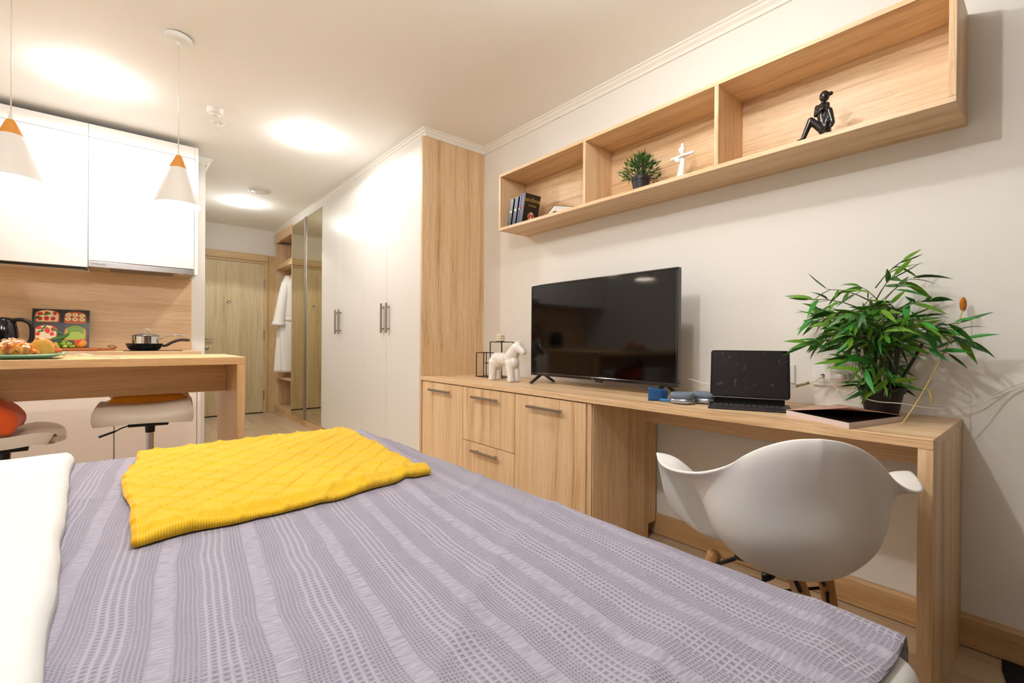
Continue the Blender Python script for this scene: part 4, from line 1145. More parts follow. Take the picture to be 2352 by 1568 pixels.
def figure_black():
    m = MB(); X = 1.975; oz = -0.012
    def V(y, z, dx=0): return (X + dx, y, z + oz)
    m.cap(V(0.573, 1.800), V(0.583, 1.848), 0.021, 0.0145)       # hips to waist
    m.cap(V(0.583, 1.848), V(0.582, 1.885), 0.0145, 0.018)       # chest
    m.cap(V(0.580, 1.896), V(0.577, 1.908), 0.007)               # neck
    m.ell(V(0.575, 1.925), (0.016, 0.0165, 0.021), 16, 12)       # head
    m.ell(V(0.5555, 1.930, 0.004), (0.0075, 0.0075, 0.0075), 12, 8)  # hair knot
    m.cap(V(0.598, 1.893), V(0.601, 1.862, -0.006), 0.0085, 0.0072)  # left upper arm
    m.cap(V(0.601, 1.862, -0.006), V(0.574, 1.873, -0.020), 0.0072, 0.006)
    m.cap(V(0.566, 1.893), V(0.562, 1.870, -0.008), 0.0085, 0.007)
    m.cap(V(0.562, 1.870, -0.008), V(0.590, 1.880, -0.020), 0.0068, 0.006)
    m.cap(V(0.570, 1.806, -0.005), V(0.556, 1.862, -0.012), 0.014, 0.0115) # right thigh, knee up
    m.cap(V(0.556, 1.862, -0.012), V(0.543, 1.812, -0.020), 0.0115, 0.008)
    m.cap(V(0.543, 1.812, -0.020), V(0.546, 1.800, -0.026), 0.008, 0.007)
    m.cap(V(0.580, 1.802, -0.010), V(0.612, 1.842, -0.022), 0.014, 0.0115) # left thigh
    m.cap(V(0.612, 1.842, -0.022), V(0.636, 1.779, -0.028), 0.0115, 0.0085)
    m.cap(V(0.636, 1.775, -0.028), V(0.646, 1.772, -0.040), 0.0080, 0.006)
    m.cap(V(0.572, 1.785), V(0.560, 1.778), 0.016)
    m.box(X - 0.03, X + 0.02, 0.545, 0.60, ZS + 0.0005, ZS + 0.010)
    zmin = min(v[2] for v in m.v)
    m.v = [(v[0], v[1], max(v[2], ZS + 0.0006)) for v in m.v]
    return m
o = figure_black().build('seated_figurine', plain('black_lacquered_wood', (24, 19, 20), 0.22, coat=0.4), None, org=(1.975, 0.58, ZS), remesh=0.0022, smo=2)
tag(o, 'black lacquered seated figurine with one knee raised on the wall shelf', 'figurine')
# ------------------------------------------------------------------ pendant lamps
WOODCAP = plain('orange_wood_cap', (222, 148, 58), 0.5, vary=0.15, bscale=60)
SHADE = plain('matt_white_shade', (236, 230, 222), 0.5)
def pendant(x, y, label, tilt):
    zr, R_ = 1.660, 0.098
    t = thing('pendant_lamp', label, 'lamp', (x, y, HC), 0, 'pendant lamps over the breakfast bar')
    cn_ = MB().lathe([(0.057, 0), (0.057, -0.016), (0.052, -0.021), (0.010, -0.022), (0.009, -0.036), (0.006, -0.040)], (0, 0, 0), 36)
    Rt = Matrix.Rotation(tilt, 3, 'Y')
    cn_.v = [tuple(Rt @ (Vector(v) - Vector((-0.057, 0, 0))) + Vector((x - 0.057, y, HC - 0.001))) for v in cn_.v]
    cn_.build('ceiling_cup', WPL, t, autos=35)
    if tilt: box('terminal_block', plain('terminal_blue', (60, 64, 110), 0.5), x + 0.012, x + 0.042, y - 0.012, y + 0.012, HC - 0.016, HC - 0.002, t)
    MB().tube([(x, y, HC - 0.03), (x, y, 1.935)], 0.0024, 8).build('cord', CAB, t, smooth=True)
    MB().lathe([(0.004, 1.938), (0.0065, 1.92), (0.0095, 1.905), (0.0095, 1.902)], (x, y, 0), 20).build('cord_grip', SHADE, t, autos=35)
    MB().lathe([(0.012, 1.904), (0.0165, 1.898), (0.036, 1.846), (0.036, 1.842)], (x, y, 0), 36).build('wood_cap', WOODCAP, t, autos=35)
    MB().lathe([(0.0355, 1.842), (0.0372, 1.838), (R_, zr), (R_ - 0.002, zr - 0.0005), (0.035, 1.836), (0.0, 1.836)], (x, y, 0), 48, cap0=False, cap1=False).build('shade', SHADE, t, autos=35)
    mb = MB().lathe([(0.012, 1.836), (0.013, 1.80)], (x, y, 0), 16); mb.build('lamp_holder', WPL, t, autos=35)
    MB().ell((x, y, 1.775), (0.018, 0.018, 0.022), 14, 10).build('bulb', plain('lit_bulb', (255, 236, 205), 0.5, emit=25), t, smooth=True)
    return t
pendant(*PEND[0], 'white cone pendant with loose tilted ceiling cup, right of the pair', 0.10)
pendant(*PEND[1], 'white cone pendant with orange wood cap cut by the left picture edge', 0)

# ------------------------------------------------------------------ ceiling fixtures
def spot(x, y, label):
    t = thing('ceiling_spot', label, 'lamp', (x, y, HC), 0, 'small glass spotlights in the ceiling')
    MB().lathe([(0.044, 0), (0.045, -0.004), (0.036, -0.006), (0.034, -0.002)], (x, y, HC), 32, cap0=False, cap1=False).build('trim_ring', WPL, t, autos=35)
    MB().lathe([(0.0, -0.004), (0.034, -0.004), (0.038, -0.010), (0.030, -0.018), (0.0, -0.020)], (x, y, HC), 28, cap0=False, cap1=False).build('glass', LAMPG, t, smooth=True)
    return t
for (x, y, e), l in zip(SPOTS, ('bright ceiling spotlight above the kitchen, left of the tilted pendant', 'bright ceiling spotlight in front of the white wardrobe doors', 'bright ceiling spotlight in the hallway near the entrance door',
                                'ceiling spotlight above the middle of the bed', 'ceiling spotlight above the foot of the bed')):
    q_ = spot(x, y, l)
    if y < 1: MB().lathe([(0.005, HC - 0.02), (0.005, HC - (0.14 if x < 0 else 0.10))], (x, y, 0), 12).build('added_drop_rod', WPL, q_, autos=35)  # added rods, unseen, as bodies for the lowered bed glow lights
o = MB().lathe([(0.018, 0), (0.046, 0), (0.047, -0.006), (0.045, -0.010), (0.046, -0.022), (0.041, -0.030), (0.024, -0.036), (0.022, -0.043), (0.0, -0.044)], (0.458, 3.565, HC), 36, cap1=False).build('smoke_detector', WPL, None, autos=30, org=(0.458, 3.565, HC))
tag(o, 'round white smoke detector on the ceiling next to the sprinkler', 'detector')
sp = thing('fire_sprinkler', 'small white fire sprinkler with round rosette on the ceiling', 'sprinkler', (0.500, 3.77, HC))
MB().lathe([(0.044, 0), (0.044, -0.003), (0.036, -0.007), (0.014, -0.008), (0.0, -0.008)], (0.500, 3.77, HC), 32, cap1=False).build('rosette', WPL, sp, autos=30)
MB().lathe([(0.008, -0.008), (0.007, -0.022), (0.004, -0.024), (0.004, -0.034), (0.014, -0.035), (0.014, -0.037), (0, -0.037)], (0.500, 3.77, HC), 16, cap1=False).build('nozzle', WPL, sp, autos=30)
vn = thing('air_valve', 'round white ventilation valve in the hallway ceiling', 'vent', (1.05, 5.217, HC))
MB().lathe([(0.085, 0), (0.100, -0.001), (0.102, -0.006), (0.088, -0.012), (0.078, -0.008)], (1.05, 5.217, HC), 40, cap0=False, cap1=False).build('outer_ring', WPL, vn, autos=35)
MB().lathe([(0.0, -0.004), (0.07, -0.004), (0.074, -0.010), (0.05, -0.018), (0, -0.020)], (1.05, 5.217, HC), 40, cap0=False, cap1=False).build('centre_disc', WPL, vn, autos=35)

# ------------------------------------------------------------------ bar stools
def stool(loc, rot, label, zseat, backh):
    t = thing('bar_stool', label, 'stool', (loc[0], loc[1], 0), rot, 'cream leather stools at the bar')
    prof = catmull([(0.205, 0, zseat - 0.035), (0.195, 0, zseat - 0.008), (0.12, 0, zseat + 0.004), (0.0, 0, zseat - 0.006), (-0.10, 0, zseat + 0.002), (-0.165, 0, zseat + 0.05), (-0.205, 0, zseat + 0.05 + backh * 0.5), (-0.232, 0, zseat + 0.05 + backh)], 4)
    n = len(prof)
    mb = MB(); nt = 17
    for i, p in enumerate(prof):
        s = i / (n - 1)
        bk = min(1, max(0, (s - 0.5) / 0.4))
        wd_ = 0.195 * (0.88 + 0.12 * math.sin(PI * min(1, s * 1.6))) * (1 - 0.22 * max(0, s - 0.75) / 0.25)
        for k in range(nt):
            a = -1 + 2 * k / (nt - 1)
            f = p.x + bk * 0.10 * a * a - (1 - bk) * 0.03 * a ** 4 * (1 if s < 0.3 else 0)
            z = p.z + (1 - bk) * (0.016 * a * a) * (1 if s > 0.1 else s * 10) - bk * 0.03 * a ** 4 * s
            mb.v.append((a * wd_, f, z))
    for j in range(n - 1):
        for k in range(nt - 1): mb.f.append((j * nt + k, j * nt + k + 1, (j + 1) * nt + k + 1, (j + 1) * nt + k))
    o = mb.build('seat', LEATH, t, smooth=True, local=True)
    md = o.modifiers.new('t', 'SOLIDIFY'); md.thickness = 0.052; md.offset = -1 if False else 1
    md = o.modifiers.new('b', 'BEVEL'); md.width = 0.022; md.segments = 4; md.limit_method = 'ANGLE'; md.angle_limit = math.radians(50)
    zb = zseat - 0.062
    MB().box(-0.085, 0.085, -0.08, 0.08, zb - 0.012, zb + 0.008).build('mounting_plate', BLKM, t, local=True, bevel=0.004)
    MB().lathe([(0.021, zb - 0.055), (0.023, zb - 0.012)], (0, 0, 0), 20).build('gas_lift_collar', BLK, t, local=True, autos=35)
    MB().lathe([(0.0175, 0.26), (0.0175, zb - 0.05)], (0, 0, 0), 20).build('gas_lift', CHROME, t, local=True, autos=35)
    MB().lathe([(0.028, 0.02), (0.028, 0.27)], (0, 0, 0), 24).build('column', CHROME, t, local=True, autos=35)
    MB().lathe([(0.20, 0), (0.205, 0.006), (0.19, 0.014), (0.06, 0.026), (0.03, 0.045), (0.029, 0.05)], (0, 0, 0), 40).build('base', CHROME, t, local=True, autos=40)
    mb = MB(); mb.tube(catmull([(0.05, 0.0, zb - 0.004), (0.11, 0.0, zb - 0.02), (0.15, 0, zb - 0.042)], 4), 0.0035, 8)
    mb.bar((0.145, 0, zb - 0.038), (0.21, 0, zb - 0.062), 0.016, 0.010)
    mb.build('lever', BLK, t, local=True)
    return t
stool((0.122, 3.21), math.radians(172), 'cream leather bar stool holding the orange cushion', 0.612, 0.13)
stool((-0.405, 3.12), math.radians(-86), 'cream leather bar stool at the left edge holding the red orange cushion', 0.562, 0.20)
def cushion(name, label, m, c, ax, ay, az, rot):
    mb = MB(); n = 28
    for sgn in (1, -1):
        def f(u, v):
            a, b = u * 2 - 1, v * 2 - 1
            pinch = 1 - 0.10 * (1 - abs(a) ** 2) * abs(b) ** 6 * 0 
            x = a * ax * (1 - 0.07 * (1 - b * b)); y = b * ay * (1 - 0.07 * (1 - a * a))
            h = az * ((1 - a ** 4) * (1 - b ** 4)) ** 0.55
            h *= 1 + 0.10 * nz(a, b, 2.2, 41)
            return rot @ Vector((x, y, sgn * h)) + Vector(c)
        mb.grid(n, n, f)
    o = mb.build(name, m, None, smooth=True, org=c, weld=True)
    return tag(o, label, 'cushion')
OR1 = plain('orange_velvet', (240, 152, 8), 0.85, sheen=0.3, vary=0.12, bscale=8)
OR2 = plain('burnt_orange_cloth', (222, 84, 14), 0.85, sheen=0.2, vary=0.2, bscale=9)
cushion('cushion', 'flat orange cushion lying on the stool under the bar apron', OR1, (0.126, 3.255, 0.668), 0.178, 0.165, 0.058, Matrix.Rotation(0.06, 3, 'Y'))
cushion('cushion', 'red orange cushion leaning on the backrest of the left stool', OR2, (-0.425, 3.10, 0.655), 0.10, 0.165, 0.062, Matrix.Rotation(0.85, 3, 'Y'))

# ------------------------------------------------------------------ plate, pastries and fork on the bar
pl = MB()
def plate(u, v):
    a, b = u * 2 - 1, v * 2 - 1
    r = max(abs(a), abs(b)); h = 0.002 + 0.014 * max(0, (r - 0.62) / 0.38) ** 1.5 + 0.008 * (abs(a * b)) ** 4
    return (-0.325 + a * 0.128, 2.915 + b * 0.128, ZB + h)
pl.grid(30, 30, plate)
pm, N, L, b = newmat('green_glass'); b.inputs['Base Color'].default_value = s2l((150, 206, 186)) + (1,); b.inputs['Roughness'].default_value = 0.12; b.inputs['Transmission Weight'].default_value = 0.35
o = pl.build('plate', pm, None, smooth=True, org=(-0.325, 2.915, ZB), solid=0.004)
o.location.z += 0.003
tag(o, 'square pale green glass plate under the pastries', 'plate')
def crust():
    m, N, L, b = newmat('pastry_crust')
    tc = N.new('ShaderNodeTexCoord'); n = N.new('ShaderNodeTexNoise'); n.inputs['Scale'].default_value = 55; n.inputs['Detail'].default_value = 5
    L.new(tc.outputs['Object'], n.inputs['Vector'])
    r = N.new('ShaderNodeValToRGB'); e = r.color_ramp.elements
    e[0].position = 0.36; e[0].color = s2l((116, 44, 8)) + (1,); e[1].position = 0.68; e[1].color = s2l((224, 156, 72)) + (1,)
    q = e.new(0.5); q.color = s2l((188, 98, 24)) + (1,)
    L.new(n.outputs['Fac'], r.inputs[0]); L.new(r.outputs[0], b.inputs['Base Color']); b.inputs['Roughness'].default_value = 0.35
    bp_ = N.new('ShaderNodeBump'); bp_.inputs['Strength'].default_value = 0.7; bp_.inputs['Distance'].default_value = 0.004
    L.new(n.outputs['Fac'], bp_.inputs['Height']); L.new(bp_.outputs[0], b.inputs['Normal'])
    return m
CRU = crust(); CRUMB = plain('pastry_crumb', (186, 138, 54), 0.8, bump=0.9, bscale=90, vary=0.2)
FLAKE = plain('almond_flake', (242, 214, 170), 0.5)
def croissant(c, label, segs, cut=False):
    t = thing('croissant', label, 'pastry', c)
    mb = MB()
    for k in range(segs):
        u = k / (segs - 1) * 2 - 1
        r = 0.047 * (1 - 0.55 * u * u) 
        mb.ell((c[0] + u * 0.062, c[1] + 0.012 * u * u, c[2] + r * 0.86), (0.020, r, r * 0.9), 16, 10, Matrix.Rotation(0.25, 3, 'Y'))
    mb.v = [(v[0], v[1], max(v[2], c[2] + 0.0005)) for v in mb.v]
    if cut: mb.v = [(max(v[0], c[0] - 0.004) if False else v[0], v[1], v[2]) for v in mb.v]
    mb.build('crust', CRU, t, smooth=True, remesh=0.0036, smo=1)
    mb = MB(); rn = random.Random(int(c[0] * 999))
    for k in range(26):
        u = rn.uniform(-0.85, 0.85); a = rn.uniform(-1.3, 0.9); r = 0.047 * (1 - 0.55 * u * u)
        p = Vector((c[0] + u * 0.062, c[1] + math.sin(a) * r * 0.98, c[2] + r * 0.86 + math.cos(a) * r * 0.9))
        mb.ell(p, (0.007, 0.0045, 0.0012), 8, 4, Matrix.Rotation(rn.uniform(-.6, .6), 3, 'Y') @ Matrix.Rotation(-a, 3, 'X'))
    stuff(mb.build('almond_flakes', FLAKE, t, smooth=True))
    return t
croissant((-0.352, 2.88, ZB + 0.0085), 'whole almond croissant at the left on the green plate', 7)
t = thing('cut_pastry', 'cut open almond pastry half showing its yellow crumb', 'pastry', (-0.262, 2.93, ZB + 0.0085))
mb = MB(); c = (-0.262, 2.93, ZB + 0.0085)
for k in range(5):
    u = k / 4
    r = 0.050 * (1 - 0.5 * u * u)
    mb.ell((c[0] - 0.014 + u * 0.052, c[1], c[2] + r * 0.86), (0.022, r, r * 0.9), 16, 10)
mb.v = [(v[0], max(v[1], c[1] - 0.030), max(v[2], c[2] + 0.0005)) for v in mb.v]
mb.build('crust', CRU, t, smooth=True, remesh=0.0036, smo=1)
mb = MB(); mb.ell((c[0] - 0.004, c[1] - 0.0315, c[2] + 0.040), (0.040, 0.004, 0.036), 18, 10)
mb.v = [(v[0], v[1], max(v[2], c[2] + 0.0005)) for v in mb.v]
mb.build('crumb_face', CRUMB, t, smooth=True)
fk = MB()
P = catmull([(-0.165, 2.90, ZB + 0.014), (-0.14, 2.89, ZB + 0.020), (-0.10, 2.87, ZB + 0.012), (-0.03, 2.83, ZB + 0.004), (-0.005, 2.815, ZB + 0.003)], 5)
fk.tube(P, [0.003] * (len(P) - 4) + [0.004, 0.005, 0.005, 0.004], 8)
for k in (-1, 0, 1):
    fk.tube([(-0.165, 2.90 , ZB + 0.014), (-0.172 + 0.003 * k, 2.903 + 0.007 * k, ZB + 0.012), (-0.20 + 0.003 * k, 2.912 + 0.007 * k, ZB + 0.016)], 0.0014, 6)
o = fk.build('fork', CHROME, None, smooth=True, org=(-0.1, 2.87, ZB + 0.002)); tag(o, 'steel fork lying against the right rim of the green plate', 'fork')

# ------------------------------------------------------------------ on the kitchen worktop
ZW = 0.9165
kt = thing('kettle', 'black electric kettle at the left edge of the kitchen worktop', 'kettle', (-0.575, 4.33, ZW))
kx, ky = -0.575, 4.33
MB().lathe([(0.078, 0), (0.080, 0.012), (0.078, 0.020)], (kx, ky, ZW + 0.001), 32).build('power_base', BLK, kt, autos=35)
MB().lathe([(0.0795, 0.021), (0.081, 0.024), (0.081, 0.047), (0.079, 0.049)], (kx, ky, ZW), 32).build('steel_band', STEEL, kt, autos=35)
MB().lathe([(0.079, 0.049), (0.080, 0.07), (0.074, 0.13), (0.064, 0.19), (0.058, 0.203), (0.045, 0.212), (0.0, 0.216)], (kx, ky, ZW), 36, cap1=False).build('jug', BLKG, kt, smooth=True)
MB().tube(catmull([(kx + 0.052, ky, ZW + 0.198), (kx + 0.095, ky - 0.004, ZW + 0.200), (kx + 0.128, ky - 0.006, ZW + 0.175), (kx + 0.136, ky - 0.006, ZW + 0.12), (kx + 0.128, ky - 0.004, ZW + 0.06), (kx + 0.09, ky, ZW + 0.045)], 5), 0.0125, 10).build('handle', BLK, kt, smooth=True)

# picture board with four printed toasts
bd = thing('picture_board', 'black square board printed with four topped toasts leaning on the splashback', 'board', (-0.318, 4.46, ZW + 0.019))
lean = math.atan2(0.11, 0.27); bz = ZW + 0.0195
bx0, bx1, bh = -0.462, -0.174, 0.285
def bpnt(x, h, d=0): return (x, 4.46 + h * math.sin(lean) - d * math.cos(lean), bz + h * math.cos(lean) + d * math.sin(lean))
def bpoly(name, outline, d, th_, m):
    mb = MB(); mb.prism(outline, lambda p: bpnt(p[0], p[1], d), lambda p: bpnt(p[0], p[1], d + th_)); return mb.build(name, m, bd)
bpoly('panel', [(bx0, 0), (bx1, 0), (bx1, bh), (bx0, bh)], 0, 0.008, plain('slate_print', (44, 40, 44), 0.35))
TO = plain('toast_print', (196, 104, 40), 0.5, vary=0.2, bscale=40); CRM = plain('cream_cheese_print', (236, 216, 168), 0.5); TOM = plain('tomato_print', (206, 40, 24), 0.4, vary=0.3, bscale=60)
GRN = plain('basil_print', (50, 110, 36), 0.5); BAN = plain('banana_print', (240, 228, 180), 0.5); BANC = plain('banana_core_print', (170, 150, 70), 0.6)
PNB = plain('peanut_print', (190, 78, 34), 0.5); STR = plain('strawberry_print', (222, 30, 28), 0.45); AVO = plain('avocado_print', (160, 180, 56), 0.5); AVD = plain('avocado_skin_print', (60, 110, 30), 0.5)
def toast(x0, x1, h0, h1):
    w_ = x1 - x0; out = [(x0 + 0.08 * w_, h0), (x1 - 0.08 * w_, h0), (x1 - 0.01 * w_, h0 + 0.06 * w_), (x1, h0 + 0.5 * (h1 - h0))]
    for k in range(1, 10):
        a = PI * k / 10; out.append(((x0 + x1) / 2 + math.cos(a) * w_ * 0.5, h0 + (h1 - h0) * 0.62 + math.sin(a) * (h1 - h0) * 0.38))
    out += [(x0, h0 + 0.5 * (h1 - h0)), (x0 + 0.01 * w_, h0 + 0.06 * w_)]
    return out
def shrink(out, k):
    cx_ = sum(p[0] for p in out) / len(out); cy_ = sum(p[1] for p in out) / len(out)
    return [(cx_ + (p[0] - cx_) * k, cy_ + (p[1] - cy_) * k) for p in out]
def oval(x, h, a, b_, rot=0, n=16):
    return [(x + a * math.cos(2 * PI * k / n) * math.cos(rot) - b_ * math.sin(2 * PI * k / n) * math.sin(rot), h + a * math.cos(2 * PI * k / n) * math.sin(rot) + b_ * math.sin(2 * PI * k / n) * math.cos(rot)) for k in range(n)]
tA = toast(-0.450, -0.327, 0.185, 0.278); tB = toast(-0.305, -0.190, 0.180, 0.272); tC = toast(-0.448, -0.335, 0.055, 0.165); tD = toast(-0.302, -0.188, 0.050, 0.162)
for tt, top in ((tA, CRM), (tB, PNB), (tC, CRM), (tD, AVO)):
    bpoly('toast', tt, 0.008, 0.0006, TO); bpoly('spread', shrink(tt, 0.88), 0.0086, 0.0004, top)
for x, h, a, b_, r_ in ((-0.424, 0.248, .015, .012, .3), (-0.392, 0.258, .012, .008, 0), (-0.352, 0.254, .010, .015, 0), (-0.424, 0.212, .012, .014, .2), (-0.392, 0.214, .0125, .017, 0), (-0.360, 0.213, .012, .015, -.2)):
    bpoly('tomato_slice', oval(x, h, a, b_, r_), 0.009, 0.0004, TOM)
for x, h, a, b_, r_ in ((-0.390, 0.247, .021, .007, .35), (-0.440, 0.218, .020, .007, .8), (-0.402, 0.145, .006, .026, -.5), (-0.415, 0.118, .018, .006, .2), (-0.335, 0.118, .006, .045, .95)):
    bpoly('herb_leaf', oval(x, h, a, b_, r_), 0.0095, 0.0004, GRN)
for x, h in ((-0.283, .245), (-0.249, .2445), (-0.214, .240), (-0.285, .213), (-0.249, .211), (-0.213, .2095)):
    bpoly('banana_slice', oval(x, h, .0155, .0145), 0.009, 0.0004, BAN); bpoly('banana_core', oval(x, h, .006, .0055), 0.0094, 0.0002, BANC)
for x, h, a, b_, r_ in ((-0.426, 0.142, .014, .011, 0), (-0.385, 0.125, .013, .024, .2), (-0.356, 0.134, .012, .019, -.3), (-0.43, 0.098, .011, .014, 0), (-0.362, 0.098, .011, .014, 0)):
    bpoly('strawberry_slice', oval(x, h, a, b_, r_), 0.009, 0.0004, STR)
for k in range(4):
    out = []
    for q in range(9):
        a = PI * (0.12 + 0.76 * q / 8); out.append((-0.245 + 0.046 * math.cos(a), 0.088 + k * 0.013 + 0.040 * math.sin(a)))
    for q in range(8, -1, -1):
        a = PI * (0.12 + 0.76 * q / 8); out.append((-0.245 + 0.044 * math.cos(a), 0.0845 + k * 0.013 + 0.036 * math.sin(a)))
    bpoly('avocado_slice', out, 0.009, 0.0004, AVD)

cb = thing('chopping_board', 'reddish wooden serving board carrying the grapes and the peach', 'board', (-0.22, 4.36, ZW))
BRD = wood('serving_board_wood', (190, 108, 58), (168, 88, 42), (130, 62, 28), 'x')
box('board', BRD, -0.42, -0.118, 4.24, 4.475, ZW + 0.0005, ZW + 0.018, cb, 0.005)
mb = MB(); mb.prism([(-0.119, 4.335), (-0.118, 4.385), (-0.08, 4.375), (-0.035, 4.378), (-0.03, 4.36), (-0.035, 4.342), (-0.08, 4.345)], lambda p: (p[0], p[1], ZW + 0.001), lambda p: (p[0], p[1], ZW + 0.017)); mb.build('handle', BRD, cb, bevel=0.003)
MB().tube(catmull([(-0.05, 4.36, ZW + 0.019), (-0.07, 4.35, ZW + 0.030), (-0.045, 4.345, ZW + 0.036), (-0.025, 4.352, ZW + 0.022), (-0.05, 4.36, ZW + 0.0195)], 5), 0.0026, 6).build('leather_loop', plain('leather_cord', (120, 70, 36), 0.7), cb, smooth=True)
pe = thing('peach', 'ripe red and yellow peach on the serving board', 'fruit', (-0.212, 4.335, ZW + 0.018))
def peachm():
    m, N, L, b = newmat('peach_skin'); tc = N.new('ShaderNodeTexCoord'); n = N.new('ShaderNodeTexNoise'); n.inputs['Scale'].default_value = 14; n.inputs['Detail'].default_value = 3
    L.new(tc.outputs['Object'], n.inputs['Vector']); r = N.new('ShaderNodeValToRGB'); e = r.color_ramp.elements
    e[0].position = 0.38; e[0].color = s2l((206, 52, 30)) + (1,); e[1].position = 0.62; e[1].color = s2l((244, 186, 76)) + (1,)
    L.new(n.outputs['Fac'], r.inputs[0]); L.new(r.outputs[0], b.inputs['Base Color']); b.inputs['Roughness'].default_value = 0.6; return m
mb = MB(); n_ = 28
def pf(u, v):
    a = 2 * PI * u; t_ = PI * v; r = 0.034 * (1 - 0.10 * math.exp(-(min(a, 2 * PI - a) / 0.25) ** 2) * math.sin(t_)); zz = -math.cos(t_) * 0.0305 - 0.006 * max(0, -math.cos(t_)) ** 8 * -1 * 0 - 0.005 * math.exp(-(math.pi - t_) ** 2 / 0.1)
    return (-0.212 + r * math.sin(t_) * math.cos(a - 1.9), 4.335 + r * math.sin(t_) * math.sin(a - 1.9), ZW + 0.049 + zz)
mb.grid(n_, 16, pf, wrapu=True); mb.build('flesh', peachm(), pe, smooth=True)
MB().tube([(-0.212, 4.335, ZW + 0.072), (-0.210, 4.335, ZW + 0.080)], 0.0016, 6).build('stem', plain('fruit_stem', (90, 60, 30), 0.7), pe)
gr = thing('grape_bunch', 'bunch of pale green grapes beside the peach on the serving board', 'fruit', (-0.30, 4.325, ZW + 0.018))
GM = plain('grape_skin', (150, 178, 62), 0.2, vary=0.2, bscale=30); rn = random.Random(3)
gpro = None; stalk = MB()
for k in range(30):
    lay = 0 if k < 14 else (1 if k < 25 else 2)
    rx, ry = (0.055, 0.040) if lay == 0 else ((0.040, 0.028) if lay == 1 else (0.02, 0.012))
    x = -0.300 + rx * rn.uniform(-1, 1); y = 4.325 + ry * rn.uniform(-1, 1); z = ZW + 0.0300 + lay * 0.017
    if gpro is None:
        gpro = MB().ell((0, 0, 0), (0.0115, 0.0105, 0.0118), 12, 8).build('grape', GM, gr, smooth=True, local=True); o = gpro
    else:
        o = dup_part(gpro, gr)
    o.location = Vector((x, y, z)) - Vector((-0.30, 4.325, ZW + 0.018))
    stalk.tube([(x, y, z), (-0.300 + (x + 0.3) * 0.4, 4.325, ZW + 0.06)], 0.0012, 5)
stalk.build('stalk', plain('grape_stalk', (120, 140, 60), 0.6), gr)
for k in range(3):
    a = 2.2 + k * 0.5
    mb = MB().ell((-0.325 + 0.02 * k, 4.31, ZW + 0.085 + 0.006 * k), (0.032, 0.018, 0.002), 12, 5, Matrix.Rotation(-0.35 - 0.2 * k, 3, 'Y') @ Matrix.Rotation(0.6, 3, 'X'))
    mb.build('grape_leaf', plain('grape_leaf', (70, 112, 40), 0.5), gr, smooth=True)

fp = thing('frying_pan', 'black non-stick frying pan standing on the hob', 'pan', (0.13, 4.33, 0.921))
zp = 0.9215
MB().lathe([(0.0, 0), (0.082, 0), (0.094, 0.010), (0.106, 0.040), (0.1085, 0.046), (0.1055, 0.046), (0.092, 0.013), (0.08, 0.005), (0.0, 0.004)], (0.13, 4.33, zp), 48, cap0=False, cap1=False).build('body', plain('pan_coating', (24, 23, 24), 0.35, vary=0.5, bscale=160), fp, autos=40)
MB().tube(catmull([(0.232, 4.325, zp + 0.030), (0.255, 4.32, zp + 0.032), (0.29, 4.315, zp + 0.055), (0.34, 4.305, zp + 0.074), (0.40, 4.30, zp + 0.072)], 5), [0.009] * 6 + [0.0105] * 9 + [0.0115] * 4 + [0.010, 0.005], 10).build('handle', plain('pan_handle', (62, 50, 46), 0.5), fp, smooth=True)
sp_ = thing('saucepan', 'small steel saucepan with lid standing inside the frying pan', 'pan', (0.138, 4.33, zp + 0.005))
zs = zp + 0.0055
MB().lathe([(0.0, 0), (0.076, 0), (0.0805, 0.006), (0.0805, 0.092), (0.084, 0.094), (0.081, 0.095), (0.078, 0.092), (0.078, 0.006), (0.0, 0.003)], (0.138, 4.33, zs), 44, cap0=False, cap1=False).build('body', CHROME, sp_, autos=35)
MB().lathe([(0.079, 0.0955), (0.082, 0.0965), (0.05, 0.108), (0.0, 0.112)], (0.138, 4.33, zs), 40, cap0=False, cap1=False).build('lid', STEEL, sp_, smooth=True)
MB().tube(catmull([(0.118, 4.33, zs + 0.108), (0.116, 4.33, zs + 0.128), (0.138, 4.33, zs + 0.146), (0.160, 4.33, zs + 0.128), (0.158, 4.33, zs + 0.108)], 5), 0.006, 8).build('lid_knob', CHROME, sp_, smooth=True)
MB().tube(catmull([(0.217, 4.328, zs + 0.072), (0.25, 4.32, zs + 0.092), (0.31, 4.31, zs + 0.104), (0.375, 4.30, zs + 0.098)], 5), [0.004] * 10 + [0.006] * 5 + [0.003], 8).build('handle', CHROME, sp_, smooth=True)

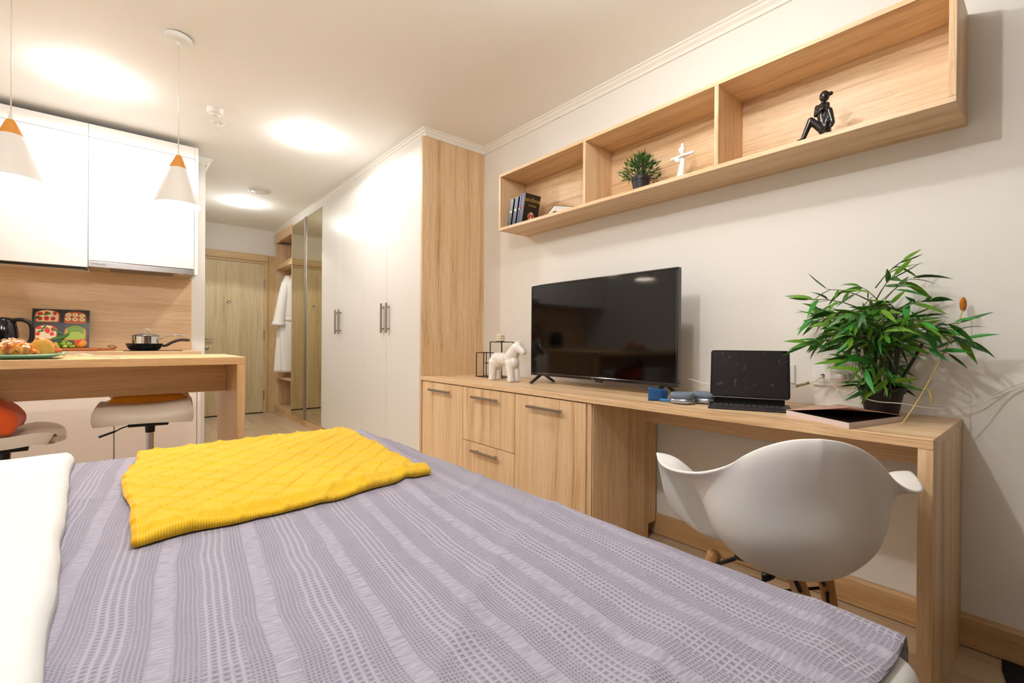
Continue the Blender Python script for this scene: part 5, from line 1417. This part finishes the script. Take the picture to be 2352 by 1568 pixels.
# ------------------------------------------------------------------ bathrobe in the niche
rb = thing('bathrobe', 'white terry bathrobe hanging in the coat niche', 'bathrobe', (1.85, 6.74, 1.9))
TER = plain('terry_cloth', (248, 244, 238), 0.95, bump=0.6, bscale=300)
RX, RY = 1.85, 6.74
mb = MB()
def robe(u, v):
    a = 2 * PI * u; z = 1.90 - 1.325 * v
    wx = 0.06 + 0.155 * min(1, v / 0.10) ** 0.7 + 0.06 * v
    wy = 0.05 + 0.055 * min(1, v / 0.12) + 0.03 * v
    if 0.44 < v < 0.50: wx *= 0.95; wy *= 0.93
    f = 1 + 0.09 * math.sin(a * 7 + 1.5 * math.sin(v * 4)) * min(1, v * 2.2)
    return (RX + wx * math.cos(a) * f - 0.012 * v, RY + wy * math.sin(a) * f, z)
mb.grid(64, 40, robe, wrapu=True)
mb.build('body', TER, rb, smooth=True, solid=0.006)
P = catmull([(RX - 0.13, RY, 1.84), (RX - 0.185, RY - 0.02, 1.69), (RX - 0.225, RY - 0.03, 1.47), (RX - 0.25, RY - 0.035, 1.31), (RX - 0.265, RY - 0.04, 1.21)], 6)
MB().tube(P, [0.052 + 0.022 * i / (len(P) - 1) for i in range(len(P))], 18, cap=False).build('sleeve', TER, rb, smooth=True, solid=0.006)
MB().tube([(RX - 0.2625, RY - 0.039, 1.232), (RX - 0.267, RY - 0.0405, 1.183)], [0.079, 0.081], 18, cap=False).build('cuff', TER, rb, smooth=True, solid=0.008)
mb = MB()
def belt(u, v):
    a = 2 * PI * u; return (RX - 0.005 + 0.235 * math.cos(a), RY + 0.118 * math.sin(a), 1.30 - 0.047 * v)
mb.grid(40, 3, belt, wrapu=True); mb.build('belt', TER, rb, smooth=True, solid=0.006)
MB().tube(catmull([(1.80, RY, 1.89), (1.80, RY, 1.90), (1.812, RY, 1.912), (1.80, RY, 1.9235), (1.788, RY, 1.912)], 4), 0.003, 6).build('hanger_hook', CHROME, rb, smooth=True)

# thin black flat shape on the floor by the right wall
mb = MB()
out = [(2.128, 0.118), (2.128, -0.55), (1.35, -0.55), (1.36, -0.10), (1.50, -0.02), (1.75, 0.05), (1.95, 0.092), (2.06, 0.113)]
mb.prism(out, lambda p: (p[0], p[1], 0.0005), lambda p: (p[0], p[1], 0.010))
o = mb.build('floor_black_shape', plain('black_flat_shape', (14, 12, 12), 0.95, bump=0.4, bscale=300), None, bevel=0.003, org=(1.8, -0.2, 0)); tag(o, 'thin black flat shape on the floor at the lower right corner by the skirting board', 'mat')
